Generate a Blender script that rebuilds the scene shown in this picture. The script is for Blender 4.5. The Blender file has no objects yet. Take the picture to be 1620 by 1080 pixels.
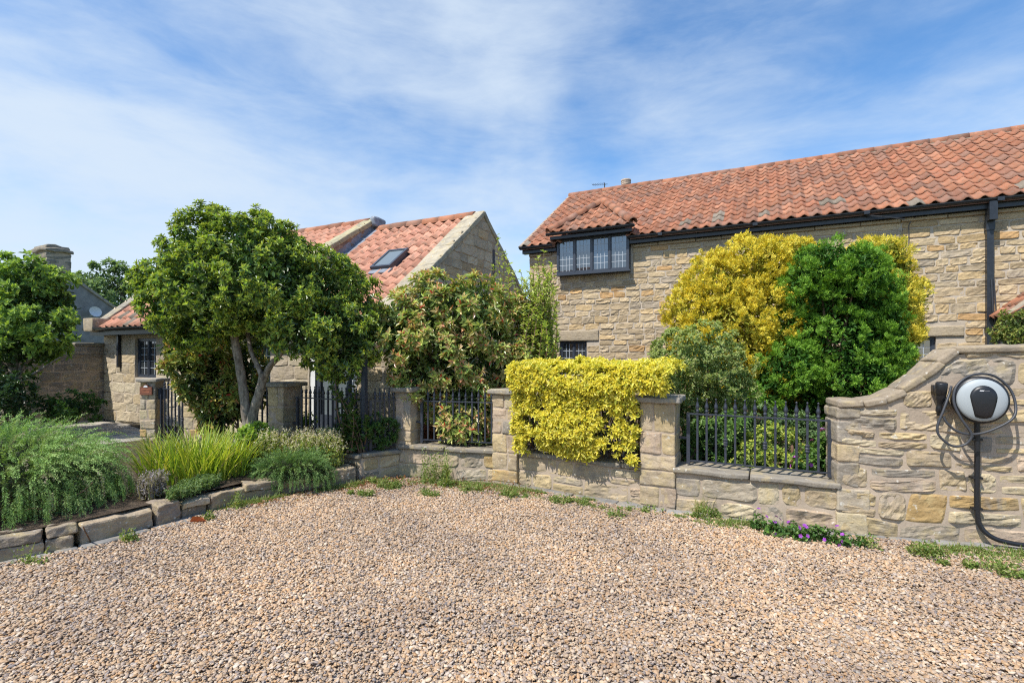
import bpy, bmesh, math, random
import numpy as np
from mathutils import Matrix, Vector, Euler

# ------------------------------------------------------------------ camera, sky, sun, exposure
S = bpy.context.scene
COL = S.collection
R = math.radians
cam = bpy.data.objects.new('camera', bpy.data.cameras.new('camera'))
COL.objects.link(cam)
cam.location = (0, 0, 1.55)
cam.rotation_euler = (R(90), 0, 0)
cam.data.sensor_width = 36
cam.data.lens = 36 * 800 / 1620
cam.data.shift_y = 20 / 1620
cam.data.clip_start = 0.05
cam.data.clip_end = 2000
S.camera = cam

SUN_EL = R(57)
SUN_H = (-.755, -.655)
w = bpy.data.worlds.new('World'); S.world = w; w.use_nodes = True
nt = w.node_tree; nt.nodes.clear()
def wn(t, **k):
    n = nt.nodes.new(t)
    for a, b in k.items(): setattr(n, a, b)
    return n
L = nt.links.new
sky = wn('ShaderNodeTexSky', sky_type='NISHITA', sun_disc=False, sun_elevation=SUN_EL,
         sun_rotation=math.atan2(SUN_H[0], SUN_H[1]), air_density=1.0, dust_density=0.35, ozone_density=2.2)
tc = wn('ShaderNodeTexCoord')
sep = wn('ShaderNodeSeparateXYZ'); L(tc.outputs['Generated'], sep.inputs[0])
mp = wn('ShaderNodeMapping'); mp.inputs['Rotation'].default_value = (R(12), R(34), R(20)); mp.inputs['Scale'].default_value = (1.15, 1.5, 3.6)
mp.inputs['Location'].default_value = (3.1, 1.7, .6)
L(tc.outputs['Generated'], mp.inputs[0])
nz = wn('ShaderNodeTexNoise'); nz.inputs['Scale'].default_value = 1.7; nz.inputs['Detail'].default_value = 9
nz.inputs['Roughness'].default_value = .54; nz.inputs['Distortion'].default_value = .3; L(mp.outputs[0], nz.inputs['Vector'])
mp2 = wn('ShaderNodeMapping'); mp2.inputs['Location'].default_value = (1.2, .4, 0); L(tc.outputs['Generated'], mp2.inputs[0])
nz2 = wn('ShaderNodeTexNoise'); nz2.inputs['Scale'].default_value = 1.9; nz2.inputs['Detail'].default_value = 4; nz2.inputs['Distortion'].default_value = .4; L(mp2.outputs[0], nz2.inputs['Vector'])
az = wn('ShaderNodeVectorMath', operation='DOT_PRODUCT'); az.inputs[1].default_value = (-.86, .42, -.30); L(tc.outputs['Generated'], az.inputs[0])   # milkier towards the sun's side
mp3 = wn('ShaderNodeMapping'); mp3.inputs['Rotation'].default_value = (R(12), R(30), R(20)); mp3.inputs['Scale'].default_value = (2.6, 3., 9.); mp3.inputs['Location'].default_value = (.7, 2.2, .3)
L(tc.outputs['Generated'], mp3.inputs[0])
nz3 = wn('ShaderNodeTexNoise'); nz3.inputs['Scale'].default_value = 1.6; nz3.inputs['Detail'].default_value = 10; nz3.inputs['Roughness'].default_value = .62; nz3.inputs['Distortion'].default_value = .35; L(mp3.outputs[0], nz3.inputs['Vector'])
n3m = wn('ShaderNodeMath', operation='MULTIPLY_ADD'); n3m.inputs[1].default_value = .62; n3m.inputs[2].default_value = -.31; L(nz3.outputs[0], n3m.inputs[0])
az2 = wn('ShaderNodeMath', operation='MULTIPLY'); az2.inputs[1].default_value = .30; L(az.outputs['Value'], az2.inputs[0])
sm0 = wn('ShaderNodeMath', operation='ADD'); L(nz.outputs[0], sm0.inputs[0]); L(nz2.outputs[0], sm0.inputs[1])
smx = wn('ShaderNodeMath', operation='ADD'); L(sm0.outputs[0], smx.inputs[0]); L(n3m.outputs[0], smx.inputs[1])
sm = wn('ShaderNodeMath', operation='ADD'); L(smx.outputs[0], sm.inputs[0]); L(az2.outputs[0], sm.inputs[1])
cr = wn('ShaderNodeMapRange', interpolation_type='SMOOTHSTEP')
cr.inputs['From Min'].default_value = .68; cr.inputs['From Max'].default_value = 1.46; cr.inputs['To Min'].default_value = 0.03; cr.inputs['To Max'].default_value = .92
L(sm.outputs[0], cr.inputs[0])
lo = wn('ShaderNodeMapRange', interpolation_type='SMOOTHSTEP')   # thin veil towards the horizon
lo.inputs['From Min'].default_value = .0; lo.inputs['From Max'].default_value = .42; lo.inputs['To Min'].default_value = .5; lo.inputs['To Max'].default_value = 0
L(sep.outputs[2], lo.inputs[0])
mx = wn('ShaderNodeMath', operation='MAXIMUM'); L(cr.outputs[0], mx.inputs[0]); L(lo.outputs[0], mx.inputs[1])
hs = wn('ShaderNodeHueSaturation'); hs.inputs['Saturation'].default_value = 1.25; hs.inputs['Value'].default_value = 1.0
L(sky.outputs[0], hs.inputs['Color'])
bg1 = wn('ShaderNodeBackground'); bg1.inputs['Strength'].default_value = .15; L(hs.outputs[0], bg1.inputs['Color'])
bg2 = wn('ShaderNodeBackground'); bg2.inputs['Color'].default_value = (.74, .86, 1.0, 1); bg2.inputs['Strength'].default_value = .68
ms = wn('ShaderNodeMixShader'); L(mx.outputs[0], ms.inputs[0]); L(bg1.outputs[0], ms.inputs[1]); L(bg2.outputs[0], ms.inputs[2])
wo = wn('ShaderNodeOutputWorld'); L(ms.outputs[0], wo.inputs[0])

sl = bpy.data.lights.new('sun', 'SUN'); sl.energy = 4.3; sl.angle = R(.5); sl.color = (1, .955, .88)
so = bpy.data.objects.new('sun', sl); COL.objects.link(so)
sv = Vector((SUN_H[0] * math.cos(SUN_EL), SUN_H[1] * math.cos(SUN_EL), math.sin(SUN_EL)))
so.rotation_euler = sv.to_track_quat('Z', 'Y').to_euler(); so.location = (-6, -6, 14)
S.view_settings.view_transform = 'Standard'; S.view_settings.look = 'None'
S.view_settings.exposure = 0.52; S.view_settings.gamma = 1; S.view_settings.use_curve_mapping = False
S.render.engine = 'CYCLES'
S.cycles.use_denoising = False; S.cycles.filter_width = 1.15
S.cycles.max_bounces = 6; S.cycles.transparent_max_bounces = 4

# ------------------------------------------------------------------ helpers
PI = math.pi
rng = np.random.default_rng(7)
random.seed(7)
def W(px, py, d): return np.array(((px - 810) / 800 * d, d, 1.55 + (560 - py) / 800 * d))
def proj(p): return 810 + 800 * p[0] / p[1], 560 - 800 * (p[2] - 1.55) / p[1]

class SN:
    """smooth pseudo noise, about -1..1"""
    def __init__(s, f, seed, n=7):
        g = np.random.default_rng(seed); s.k = g.normal(size=(n, 3)) * f; s.p = g.uniform(0, 6.28, n); s.n = n
    def __call__(s, P): return np.sin(np.asarray(P) @ s.k.T + s.p).sum(-1) / math.sqrt(s.n) * .8

def mk_mesh(name, V, Fs, mat, col=None, smooth=False):
    V = np.asarray(V, dtype=np.float32).reshape(-1, 3)
    me = bpy.data.meshes.new(name)
    me.vertices.add(len(V)); me.vertices.foreach_set('co', V.ravel())
    loops = np.concatenate([np.asarray(f, dtype=np.int32).ravel() for f in Fs]) if Fs else np.zeros(0, np.int32)
    tot = np.concatenate([np.full(len(f), np.asarray(f).shape[1], dtype=np.int32) for f in Fs])
    st = np.zeros(len(tot), np.int32); st[1:] = np.cumsum(tot)[:-1]
    me.loops.add(len(loops)); me.loops.foreach_set('vertex_index', loops)
    me.polygons.add(len(tot)); me.polygons.foreach_set('loop_start', st)
    me.polygons.foreach_set('use_smooth', np.full(len(tot), bool(smooth)))
    me.update(calc_edges=True)
    at = me.color_attributes.new('col', 'FLOAT_COLOR', 'POINT')
    c = np.ones((len(V), 4), dtype=np.float32)
    if col is not None: c[:, :3] = col
    at.data.foreach_set('color', c.ravel())
    if mat: me.materials.append(mat)
    return me

def link(name, me, parent=None, loc=None, rot=None, scale=None, color=None):
    o = bpy.data.objects.new(name, me); COL.objects.link(o)
    if parent: o.parent = parent
    if loc is not None: o.location = loc
    if rot is not None: o.rotation_euler = rot
    if scale is not None: o.scale = scale
    if color is not None: o.color = (*color, 1)
    return o

class MB:
    def __init__(s): s.V = []; s.F = {}; s.C = []; s.n = 0
    def add(s, V, F, col=(1, 1, 1)):
        V = np.asarray(V, float).reshape(-1, 3)
        s.V.append(V); c = np.ones((len(V), 3)) * np.asarray(col); s.C.append(c)
        for f in (F if isinstance(F, list) and len(F) and np.asarray(F[0]).ndim == 2 else [F]):
            f = np.asarray(f); s.F.setdefault(f.shape[1], []).append(f + s.n)
        s.n += len(V); return s
    def box(s, x0, x1, y0, y1, z0, z1, col=(1, 1, 1)):
        V = [(x, y, z) for z in (z0, z1) for y in (y0, y1) for x in (x0, x1)]
        return s.add(V, [(0, 2, 3, 1), (4, 5, 7, 6), (0, 1, 5, 4), (1, 3, 7, 5), (3, 2, 6, 7), (2, 0, 4, 6)], col)
    def tube(s, pts, rad, n=8, col=(1, 1, 1), cap=True):
        P = np.asarray(pts, float); m = len(P)
        rad = np.broadcast_to(np.asarray(rad, float), (m,))
        T = np.gradient(P, axis=0); T /= np.linalg.norm(T, axis=1)[:, None] + 1e-9
        ref = np.array((0, 0, 1.)) if abs(T[0][2]) < .9 else np.array((1., 0, 0))
        A = ref - T[0] * (T[0] @ ref); A /= np.linalg.norm(A)
        V = []; ang = np.arange(n) * 2 * PI / n
        for i in range(m):
            A = A - T[i] * (T[i] @ A); A /= np.linalg.norm(A) + 1e-9
            B = np.cross(T[i], A)
            V.append(P[i] + rad[i] * (np.cos(ang)[:, None] * A + np.sin(ang)[:, None] * B))
        V = np.concatenate(V)
        i = np.arange(m - 1)[:, None] * n; j = np.arange(n)[None]; k = (j + 1) % n
        F = np.stack([i + j, i + k, i + n + k, i + n + j], -1).reshape(-1, 4)
        s.add(V, F, col)
        if cap:
            for b, dr in ((0, -1), ((m - 1) * n, 1)):
                c = V[b:b + n].mean(0); ring = np.arange(n)
                s.add(np.vstack([V[b:b + n], c]), np.stack([ring, (ring + 1) % n, np.full(n, n)][::1], -1)[:, ::dr], col)
        return s
    def lathe(s, prof, n=24, M=None, col=(1, 1, 1)):
        """prof: (r, z) list, about z"""
        ang = np.arange(n) * 2 * PI / n
        V = np.concatenate([np.stack([r * np.cos(ang), r * np.sin(ang), np.full(n, z)], -1) for r, z in prof])
        if M is not None:
            M = np.array(M); V = V @ M[:3, :3].T + M[:3, 3]
        m = len(prof); i = np.arange(m - 1)[:, None] * n; j = np.arange(n)[None]; k = (j + 1) % n
        return s.add(V, np.stack([i + j, i + k, i + n + k, i + n + j], -1).reshape(-1, 4), col)
    def prism(s, poly, y0, y1, col=(1, 1, 1)):
        """poly in (x, z), counter-clockwise seen from -y"""
        n = len(poly); V = [(x, y0, z) for x, z in poly] + [(x, y1, z) for x, z in poly]
        s.add(V, [[tuple(range(n))], [tuple(range(2 * n - 1, n - 1, -1))], [(i, n + i, n + (i + 1) % n, (i + 1) % n) for i in range(n)]], col)
        return s
    def build(s, name, mat, parent=None, smooth=False, **k):
        V = np.concatenate(s.V); C = np.concatenate(s.C)
        Fs = [np.concatenate(f) for f in s.F.values()]
        return link(name, mk_mesh(name, V, Fs, mat, C, smooth), parent, **k)

def tag(o, label=None, cat=None, group=None, kind=None):
    if label: o['label'] = label
    if cat: o['category'] = cat
    if group: o['group'] = group
    if kind: o['kind'] = kind
    return o
def empty(name, loc, rz=0, **k):
    o = bpy.data.objects.new(name, None); COL.objects.link(o); o.location = loc; o.rotation_euler = (0, 0, rz)
    o.empty_display_size = .1
    return tag(o, **k)

def rough_box(w_, d_, h_, r=.012, amp=.006, f=9., seed=0, mid=2):
    """stone block with rounded worn edges, centred"""
    half = np.array((w_, d_, h_)) / 2
    def axis(i):
        q = 1 - min(.45, r / half[i]); return np.concatenate([[-1], np.linspace(-q, q, mid + 1), [1]])
    ax = [axis(i) for i in range(3)]
    V = {}; F = []; pts = []
    def vid(p):
        k = tuple(np.round(p, 5))
        if k not in V: V[k] = len(pts); pts.append(p)
        return V[k]
    for a in range(3):
        b, c = (a + 1) % 3, (a + 2) % 3
        for sg in (-1, 1):
            for i in range(len(ax[b]) - 1):
                for j in range(len(ax[c]) - 1):
                    q = []
                    for (u, v) in ((i, j), (i + 1, j), (i + 1, j + 1), (i, j + 1)):
                        p = [0, 0, 0]; p[a] = sg; p[b] = ax[b][u]; p[c] = ax[c][v]; q.append(vid(p))
                    F.append(q if sg > 0 else q[::-1])
    P = np.array(pts, float) * half
    rr = np.minimum(r, half * .45)
    Q = np.clip(P, -(half - rr), half - rr); D = P - Q
    nrm = np.linalg.norm(D / rr, axis=1)[:, None]
    P = Q + D / np.maximum(nrm, 1)
    n3 = [SN(f, seed * 3 + i) for i in range(3)]
    P = P + np.stack([n(P + seed * 1.7) + .5 * n(P * 2.9 + 4) + .3 * n(P * 6.3 + 9) for n in n3], -1) * amp
    return P, np.array(F)

def face_stone(w_, h_, proud, depth=.06, nx=6, nz=5, amp=.008, rc=.25, seed=0, warp=None, off=(0, 0), zmax=None, f=14, e=.07, jit=.03):
    """stone seen on a wall face (front is -y, wall plane y=0); returns V,F about its own centre"""
    g = np.random.default_rng(seed)
    us = np.concatenate([[0], np.linspace(e, 1 - e, nx - 2), [1]]); vs = np.concatenate([[0], np.linspace(e, 1 - e, nz - 2), [1]])
    U, Vv = np.meshgrid(us, vs, indexing='ij')
    X = (U - .5) * w_; Z = (Vv - .5) * h_; m = min(w_, h_)
    # broken corners, skewed and ragged outline
    cx = np.abs(U - .5) * 2; cz = np.abs(Vv - .5) * 2; cq = g.uniform(.2, 1.7, 4)[((U > .5) * 2 + (Vv > .5)).astype(int)]
    cut = np.maximum(0, cx + cz - 1.6) * rc * cq
    X = X - np.sign(U - .5) * cut * m; Z = Z - np.sign(Vv - .5) * cut * m
    sk = g.uniform(-1, 1, 4) * .05 * m
    X = X + sk[0] * (Vv - .5) * 2; Z = Z + sk[1] * (U - .5) * 2
    Pq = np.stack([X, Z, np.full_like(X, seed * .77 % 31)], -1)
    X = X + m * jit * SN(13, seed + 11)(Pq); Z = Z + m * jit * SN(13, seed + 12)(Pq)
    edge = np.minimum(np.minimum(U, 1 - U) / e, np.minimum(Vv, 1 - Vv) / e).clip(0, 1)
    P0 = np.stack([X, Z * 1.8, np.zeros_like(X)], -1).reshape(-1, 3)
    nn = SN(f, seed)(P0 + seed * .37).reshape(X.shape); n2 = SN(f * 2.7, seed + 5)(P0 + 3.1).reshape(X.shape)
    tilt = g.uniform(-.6, .6, 2)
    n3 = SN(f * 6.1, seed + 8)(P0 + 1.3).reshape(X.shape)
    Y = -proud * (.15 + .85 * edge) + edge * amp * (nn + .6 * n2 + .4 * n3 + tilt[0] * (U - .5) * 2 + tilt[1] * (Vv - .5) * 2)
    X = X + off[0]; Z = Z + off[1]
    if warp is not None: X, Z = warp(X, Z)
    if zmax is not None: Z = np.minimum(Z, zmax(X))
    X = X - off[0]; Z = Z - off[1]
    A = np.stack([X, Y, Z], -1).reshape(-1, 3)
    idx = np.arange(nx * nz).reshape(nx, nz)
    F = np.stack([idx[:-1, :-1], idx[1:, :-1], idx[1:, 1:], idx[:-1, 1:]], -1).reshape(-1, 4)
    ring = np.concatenate([idx[:, 0], idx[-1, 1:], idx[::-1, -1][1:], idx[0, ::-1][1:-1]])
    B = A[ring].copy(); B[:, 1] = depth
    k = len(ring); r0 = ring; r1 = np.roll(ring, -1); b0 = nx * nz + np.arange(k); b1 = np.roll(b0, -1)
    F2 = np.stack([r0, b0, b1, r1], -1)
    return np.vstack([A, B]), np.vstack([F, F2])

# ------------------------------------------------------------------ materials
class NT:
    def __init__(s, name):
        s.m = bpy.data.materials.new(name); s.m.use_nodes = True; s.t = s.m.node_tree; s.t.nodes.clear()
        s.out = s.t.nodes.new('ShaderNodeOutputMaterial')
    def n(s, t, ins=None, **k):
        n = s.t.nodes.new('ShaderNode' + t)
        for a, b in k.items(): setattr(n, a, b)
        for a, b in (ins or {}).items():
            if isinstance(b, bpy.types.NodeSocket): s.t.links.new(b, n.inputs[a])
            else: n.inputs[a].default_value = b
        return n
    def mix(s, f, a, b, mode='MIX'):
        n = s.t.nodes.new('ShaderNodeMix'); n.data_type = 'RGBA'; n.blend_type = mode
        for sk, v in ((n.inputs[0], f), (n.inputs[6], a), (n.inputs[7], b)):
            if isinstance(v, bpy.types.NodeSocket): s.t.links.new(v, sk)
            else: sk.default_value = v if not isinstance(v, tuple) else (*v, 1)
        return n.outputs[2]
    def math(s, op, a, b=0.):
        return s.n('Math', {0: a, 1: b}, operation=op).outputs[0]
    def ramp(s, f, stops, interp='LINEAR'):
        n = s.n('ValToRGB', {0: f}); e = n.color_ramp; e.interpolation = interp
        while len(e.elements) < len(stops): e.elements.new(.5)
        for el, (p, c) in zip(e.elements, stops):
            el.position = p; el.color = (*c, 1) if isinstance(c, tuple) else (c, c, c, 1)
        return n.outputs[0]
    def noise(s, scale, detail=4, rough=.55, vec=None, dist=0.):
        return s.n('TexNoise', {'Scale': scale, 'Detail': detail, 'Roughness': rough, 'Distortion': dist, **({'Vector': vec} if vec else {})}).outputs[0]
    def pos(s, sc=(1, 1, 1)):
        g = s.n('NewGeometry').outputs['Position']
        return s.n('Mapping', {'Vector': g, 'Scale': sc}).outputs[0]
    def base(s):
        """object colour x vertex colour"""
        oi = s.n('ObjectInfo').outputs['Color']; at = s.n('Attribute', attribute_name='col').outputs['Color']
        return s.mix(1., oi, at, 'MULTIPLY')
    def bump(s, h, st, d=.02, nrm=None):
        return s.n('Bump', {'Height': h, 'Strength': st, 'Distance': d, **({'Normal': nrm} if nrm else {})}).outputs[0]
    def pbr(s, color, rough=.8, spec=.3, normal=None, metal=0.):
        ins = {'Base Color': color if isinstance(color, bpy.types.NodeSocket) else (*color, 1), 'Roughness': rough, 'Specular IOR Level': spec, 'Metallic': metal}
        if normal: ins['Normal'] = normal
        b = s.n('BsdfPrincipled', ins)
        s.t.links.new(b.outputs[0], s.out.inputs[0]); return s.m

def stone_material(name, zs=3.0, fine=55, spots=.5, bstr=.8, dist=.012):
    t = NT(name); p = t.pos((1, 1, zs)); p1 = t.pos()
    c = t.base()
    n1 = t.noise(9, 6, .62, p); n2 = t.noise(fine, 5, .65, p1)
    c = t.mix(.85, c, t.ramp(n1, [(.25, (.72, .68, .62)), (.5, (1, 1, 1)), (.75, (1.22, 1.2, 1.12))]), 'MULTIPLY')
    c = t.mix(.7, c, t.ramp(n2, [(.3, (.72, .7, .67)), (.55, (1, 1, 1)), (.8, (1.2, 1.2, 1.2))]), 'MULTIPLY')
    n3 = t.noise(2.6, 5, .6, p1)
    c = t.mix(t.math('MULTIPLY', t.ramp(n3, [(.52, 0.), (.72, 1.)]), .55 * spots), c, (.15, .135, .115))
    n5 = t.noise(7.5, 5, .62, p1, .4)
    c = t.mix(t.math('MULTIPLY', t.ramp(n5, [(.50, 0.), (.66, 1.)]), .55 * min(1, spots)), c, (.47, .37, .19))
    n6 = t.noise(5.2, 6, .66, t.pos((1.3, 1.3, .9)), .6)
    c = t.mix(t.math('MULTIPLY', t.ramp(n6, [(.54, 0.), (.68, 1.)]), .6 * min(1, spots)), c, (.235, .215, .19))
    n4 = t.noise(22, 3, .5, p1)
    c = t.mix(t.math('MULTIPLY', t.ramp(n4, [(.66, 0.), (.71, 1.)]), .6 * spots), c, (.62, .6, .54))
    h = t.math('ADD', t.math('MULTIPLY', n1, 1.6), t.math('MULTIPLY', n2, .3))
    return t.pbr(c, .92, .15, t.bump(h, bstr, dist))
M = {}
M['wallstone'] = stone_material('garden wall sandstone', 1.8, 60, 1.0, .75, .010)
M['housestone'] = stone_material('house sandstone', 3.6, 34, .35, .55, .012)
M['coping'] = stone_material('coping sandstone', 1.5, 70, 1.3, .7, .008)
M['border'] = stone_material('rough border sandstone', 2.2, 46, 1.3, 1.0, .016)
def mortar_mat(name, c0):
    t = NT(name); p = t.pos()
    n1 = t.noise(5, 5, .6, p); n2 = t.noise(70, 4, .7, p)
    c = t.mix(1., t.base(), t.ramp(n1, [(.3, tuple(x * .78 for x in c0)), (.7, tuple(x * 1.12 for x in c0))]), 'MULTIPLY')
    c = t.mix(.5, c, t.ramp(n2, [(.3, (.75, .75, .75)), (.7, (1.15, 1.15, 1.15))]), 'MULTIPLY')
    return t.pbr(c, .95, .1, t.bump(t.math('ADD', t.math('MULTIPLY', n2, .5), t.math('MULTIPLY', n1, 1.5)), .5, .008))
M['mortar'] = mortar_mat('lime mortar', (.44, .355, .27))
M['housemortar'] = mortar_mat('pale house mortar', (.50, .425, .335))
def tile_mat():
    t = NT('clay pantile'); p = t.pos(); c = t.base()
    n1 = t.noise(3, 5, .6, p); n2 = t.noise(38, 4, .65, p); n3 = t.noise(11, 4, .6, p)
    c = t.mix(.8, c, t.ramp(n1, [(.3, (.8, .76, .72)), (.6, (1.05, 1.05, 1.05))]), 'MULTIPLY')
    c = t.mix(t.math('MULTIPLY', t.ramp(n3, [(.52, 0.), (.66, 1.)]), .55), c, (.17, .135, .105))
    c = t.mix(t.math('MULTIPLY', t.ramp(n2, [(.60, 0.), (.68, 1.)]), .5), c, (.40, .34, .26))
    return t.pbr(c, .85, .2, t.bump(n2, .4, .006))
M['tile'] = tile_mat()
def plain(name, c, rough=.5, spec=.4, metal=0., nscale=0, namp=.15, bump=0):
    t = NT(name); col = c; nrm = None
    if nscale:
        n = t.noise(nscale, 4, .6, t.pos())
        col = t.mix(1., c, t.ramp(n, [(.25, 1 - namp * 2), (.75, 1 + namp)]), 'MULTIPLY')
        if bump: nrm = t.bump(n, bump, .004)
    return t.pbr(col, rough, spec, nrm, metal)
M['iron'] = plain('painted wrought iron', (.036, .042, .058), .42, .5, 0, 60, .25, .15)
M['frame'] = plain('anthracite window paint', (.045, .055, .074), .38, .5, 0, 20, .1)
M['gutter'] = plain('black plastic gutter', (.022, .026, .034), .35, .5, 0, 12, .2)
M['lead'] = plain('pale glazing lead', (.42, .46, .5), .5, .5)
M['leadsheet'] = plain('weathered lead sheet', (.22, .245, .29), .55, .5, 0, 9, .25, .2)
M['white'] = plain('white painted jamb', (.75, .76, .75), .5, .4, 0, 9, .06)
M['glass'] = plain('dark window glass', (.03, .036, .042), .03, 1.0); M['glass'].node_tree.nodes['Principled BSDF'].inputs['IOR'].default_value = 1.85
M['skyglass'] = plain('skylight glass', (.14, .17, .185), .05, .6)
M['plastic'] = plain('black plastic', (.014, .015, .018), .38, .45, 0, 80, .1)
M['rubber'] = plain('dark grey rubber cable', (.045, .048, .055), .45, .4)
M['silver'] = plain('silver painted plastic', (.34, .375, .39), .5, .35)
M['print'] = plain('white print', (.75, .75, .75), .6, .2)
M['greyp'] = plain('grey print', (.2, .2, .21), .6, .2)
M['terracotta'] = plain('terracotta', (.46, .17, .09), .8, .2, 0, 14, .2, .2)
M['fluepot'] = plain('buff clay flue', (.46, .36, .28), .8, .2, 0, 14, .2, .2)
M['plaque'] = plain('brown ceramic plaque', (.22, .085, .05), .45, .4, 0, 30, .2)
M['bluetie'] = plain('pale blue cord', (.35, .5, .65), .6, .3)
M['render'] = plain('grey rendered wall', (.25, .24, .23), .9, .2, 0, 3, .2, .3)
M['slate'] = stone_material('blue grey flagstone', 1.0, 50, .5, .5, .006)
M['dish'] = plain('pale dish', (.6, .6, .6), .5, .4)

def leaf_mat(name, rough=.38, spec=.45, trans=.28):
    t = NT(name); c = t.n('Attribute', attribute_name='col').outputs['Color']
    b = t.n('BsdfPrincipled', {'Base Color': c, 'Roughness': rough, 'Specular IOR Level': spec})
    tc_ = t.mix(1., c, (1.5, 1.5, .55), 'MULTIPLY')
    tr = t.n('BsdfTranslucent', {'Color': tc_})
    ms_ = t.n('MixShader', {0: trans, 1: b.outputs[0], 2: tr.outputs[0]})
    t.t.links.new(ms_.outputs[0], t.out.inputs[0]); return t.m
M['leafgloss'] = leaf_mat('glossy leaf', .34, .5, .22)
M['leaf'] = leaf_mat('leaf', .5, .35, .32)
M['needle'] = leaf_mat('needle foliage', .6, .25, .25)
def bark_mat(name, a, b):
    t = NT(name); p = t.pos((1, 1, .35)); n = t.noise(28, 6, .65, p)
    return t.pbr(t.ramp(n, [(.3, a), (.7, b)]), .9, .15, t.bump(n, .8, .01))
M['bark'] = bark_mat('grey brown bark', (.07, .055, .042), (.36, .31, .26))
M['twig'] = bark_mat('brown woody stems', (.09, .055, .035), (.22, .14, .09))
def soil_mat():
    t = NT('garden soil'); n = t.noise(14, 8, .7, t.pos()); n2 = t.noise(90, 3, .6, t.pos())
    c = t.ramp(n, [(.3, (.055, .04, .028)), (.55, (.12, .09, .065)), (.75, (.22, .17, .125))])
    return t.pbr(c, .95, .1, t.bump(t.math('ADD', n, n2), 1., .03))
M['soil'] = soil_mat()
def grass_mat():
    t = NT('rough ground'); n = t.noise(1.2, 6, .6, t.pos()); n2 = t.noise(30, 4, .6, t.pos())
    c = t.mix(.5, t.ramp(n, [(.3, (.05, .08, .025)), (.7, (.1, .12, .05))]), t.ramp(n2, [(.3, (.04, .06, .02)), (.7, (.12, .13, .06))]))
    return t.pbr(c, .95, .1, t.bump(n2, .6, .03))
M['ground'] = grass_mat()
def gravel_base():
    t = NT('gravel bed'); p = t.pos(); v = t.n('TexVoronoi', {'Scale': 38., 'Vector': p}, feature='F1')
    r = t.n('SeparateColor', {0: v.outputs['Color']}).outputs[0]
    c = t.ramp(r, [(0, (.16, .12, .09)), (.3, (.30, .22, .15)), (.6, (.34, .27, .2)), (1, (.45, .4, .34))])
    return t.pbr(c, .9, .2, t.bump(v.outputs['Distance'], 1., -.01))
M['gravelbase'] = gravel_base()
PEB = [(0, (.25, .205, .178)), (.10, (.355, .285, .23)), (.22, (.445, .33, .217)), (.36, (.405, .25, .127)), (.46, (.51, .415, .30)),
       (.58, (.34, .252, .18)), (.70, (.465, .323, .197)), (.82, (.57, .495, .40)), (.91, (.38, .325, .285)), (1., (.195, .175, .17))]
def pebble_mat():
    t = NT('flint pebbles'); r = t.n('Attribute', attribute_name='rnd', attribute_type='INSTANCER').outputs['Fac']
    c = t.ramp(r, PEB); n = t.noise(130, 3, .6, t.pos())
    c = t.mix(.6, c, t.ramp(n, [(.3, (.72, .7, .68)), (.65, (1.15, 1.13, 1.1))]), 'MULTIPLY')
    ti = t.n('Attribute', attribute_name='tint', attribute_type='INSTANCER').outputs['Fac']
    c = t.mix(1., c, t.ramp(ti, [(.36, (.78, .75, .76)), (.5, (1.0, .96, .93)), (.62, (1.18, 1.09, 1.0))]), 'MULTIPLY')
    return t.pbr(c, .62, .35, t.bump(n, .25, .003))
M['pebble'] = pebble_mat()

# ------------------------------------------------------------------ foliage builders (numpy)
def unit(A): return A / (np.linalg.norm(A, axis=-1, keepdims=True) + 1e-9)
def rand_dirs(n, g): return unit(g.normal(size=(n, 3)))
def leaves(P, A, N, Ln, Wd, C, fold=.25, droop=.15):
    """broad leaves: 6 verts, two quads each"""
    n = len(P); A = unit(A); Sd = unit(np.cross(N, A)); N = np.cross(A, Sd)
    Ln = np.broadcast_to(Ln, (n,))[:, None]; Wd = np.broadcast_to(Wd, (n,))[:, None]
    a = A * Ln; s = Sd * Wd * .5; u = N * Wd * fold; d = N * Ln * droop
    V = np.stack([P, P + a * .32 + s * .92 + u, P + a * .70 + s * .78 + u - d * .4, P + a - d, P + a * .70 - s * .78 + u - d * .4, P + a * .32 - s * .92 + u], 1).reshape(-1, 3)
    i = np.arange(n)[:, None] * 6
    F = np.concatenate([i + np.array([[0, 1, 2, 3]]), i + np.array([[0, 3, 4, 5]])])
    return V, F, np.repeat(C, 6, 0)
def needles(P, A, N, Ln, Wd, C):
    n = len(P); A = unit(A); Sd = unit(np.cross(N, A))
    Ln = np.broadcast_to(Ln, (n,))[:, None]; Wd = np.broadcast_to(Wd, (n,))[:, None]
    V = np.stack([P, P + A * Ln * .55 + Sd * Wd * .5, P + A * Ln, P + A * Ln * .55 - Sd * Wd * .5], 1).reshape(-1, 3)
    F = np.arange(n)[:, None] * 4 + np.array([[0, 1, 2, 3]])
    return V, F, np.repeat(C, 4, 0)
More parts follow.
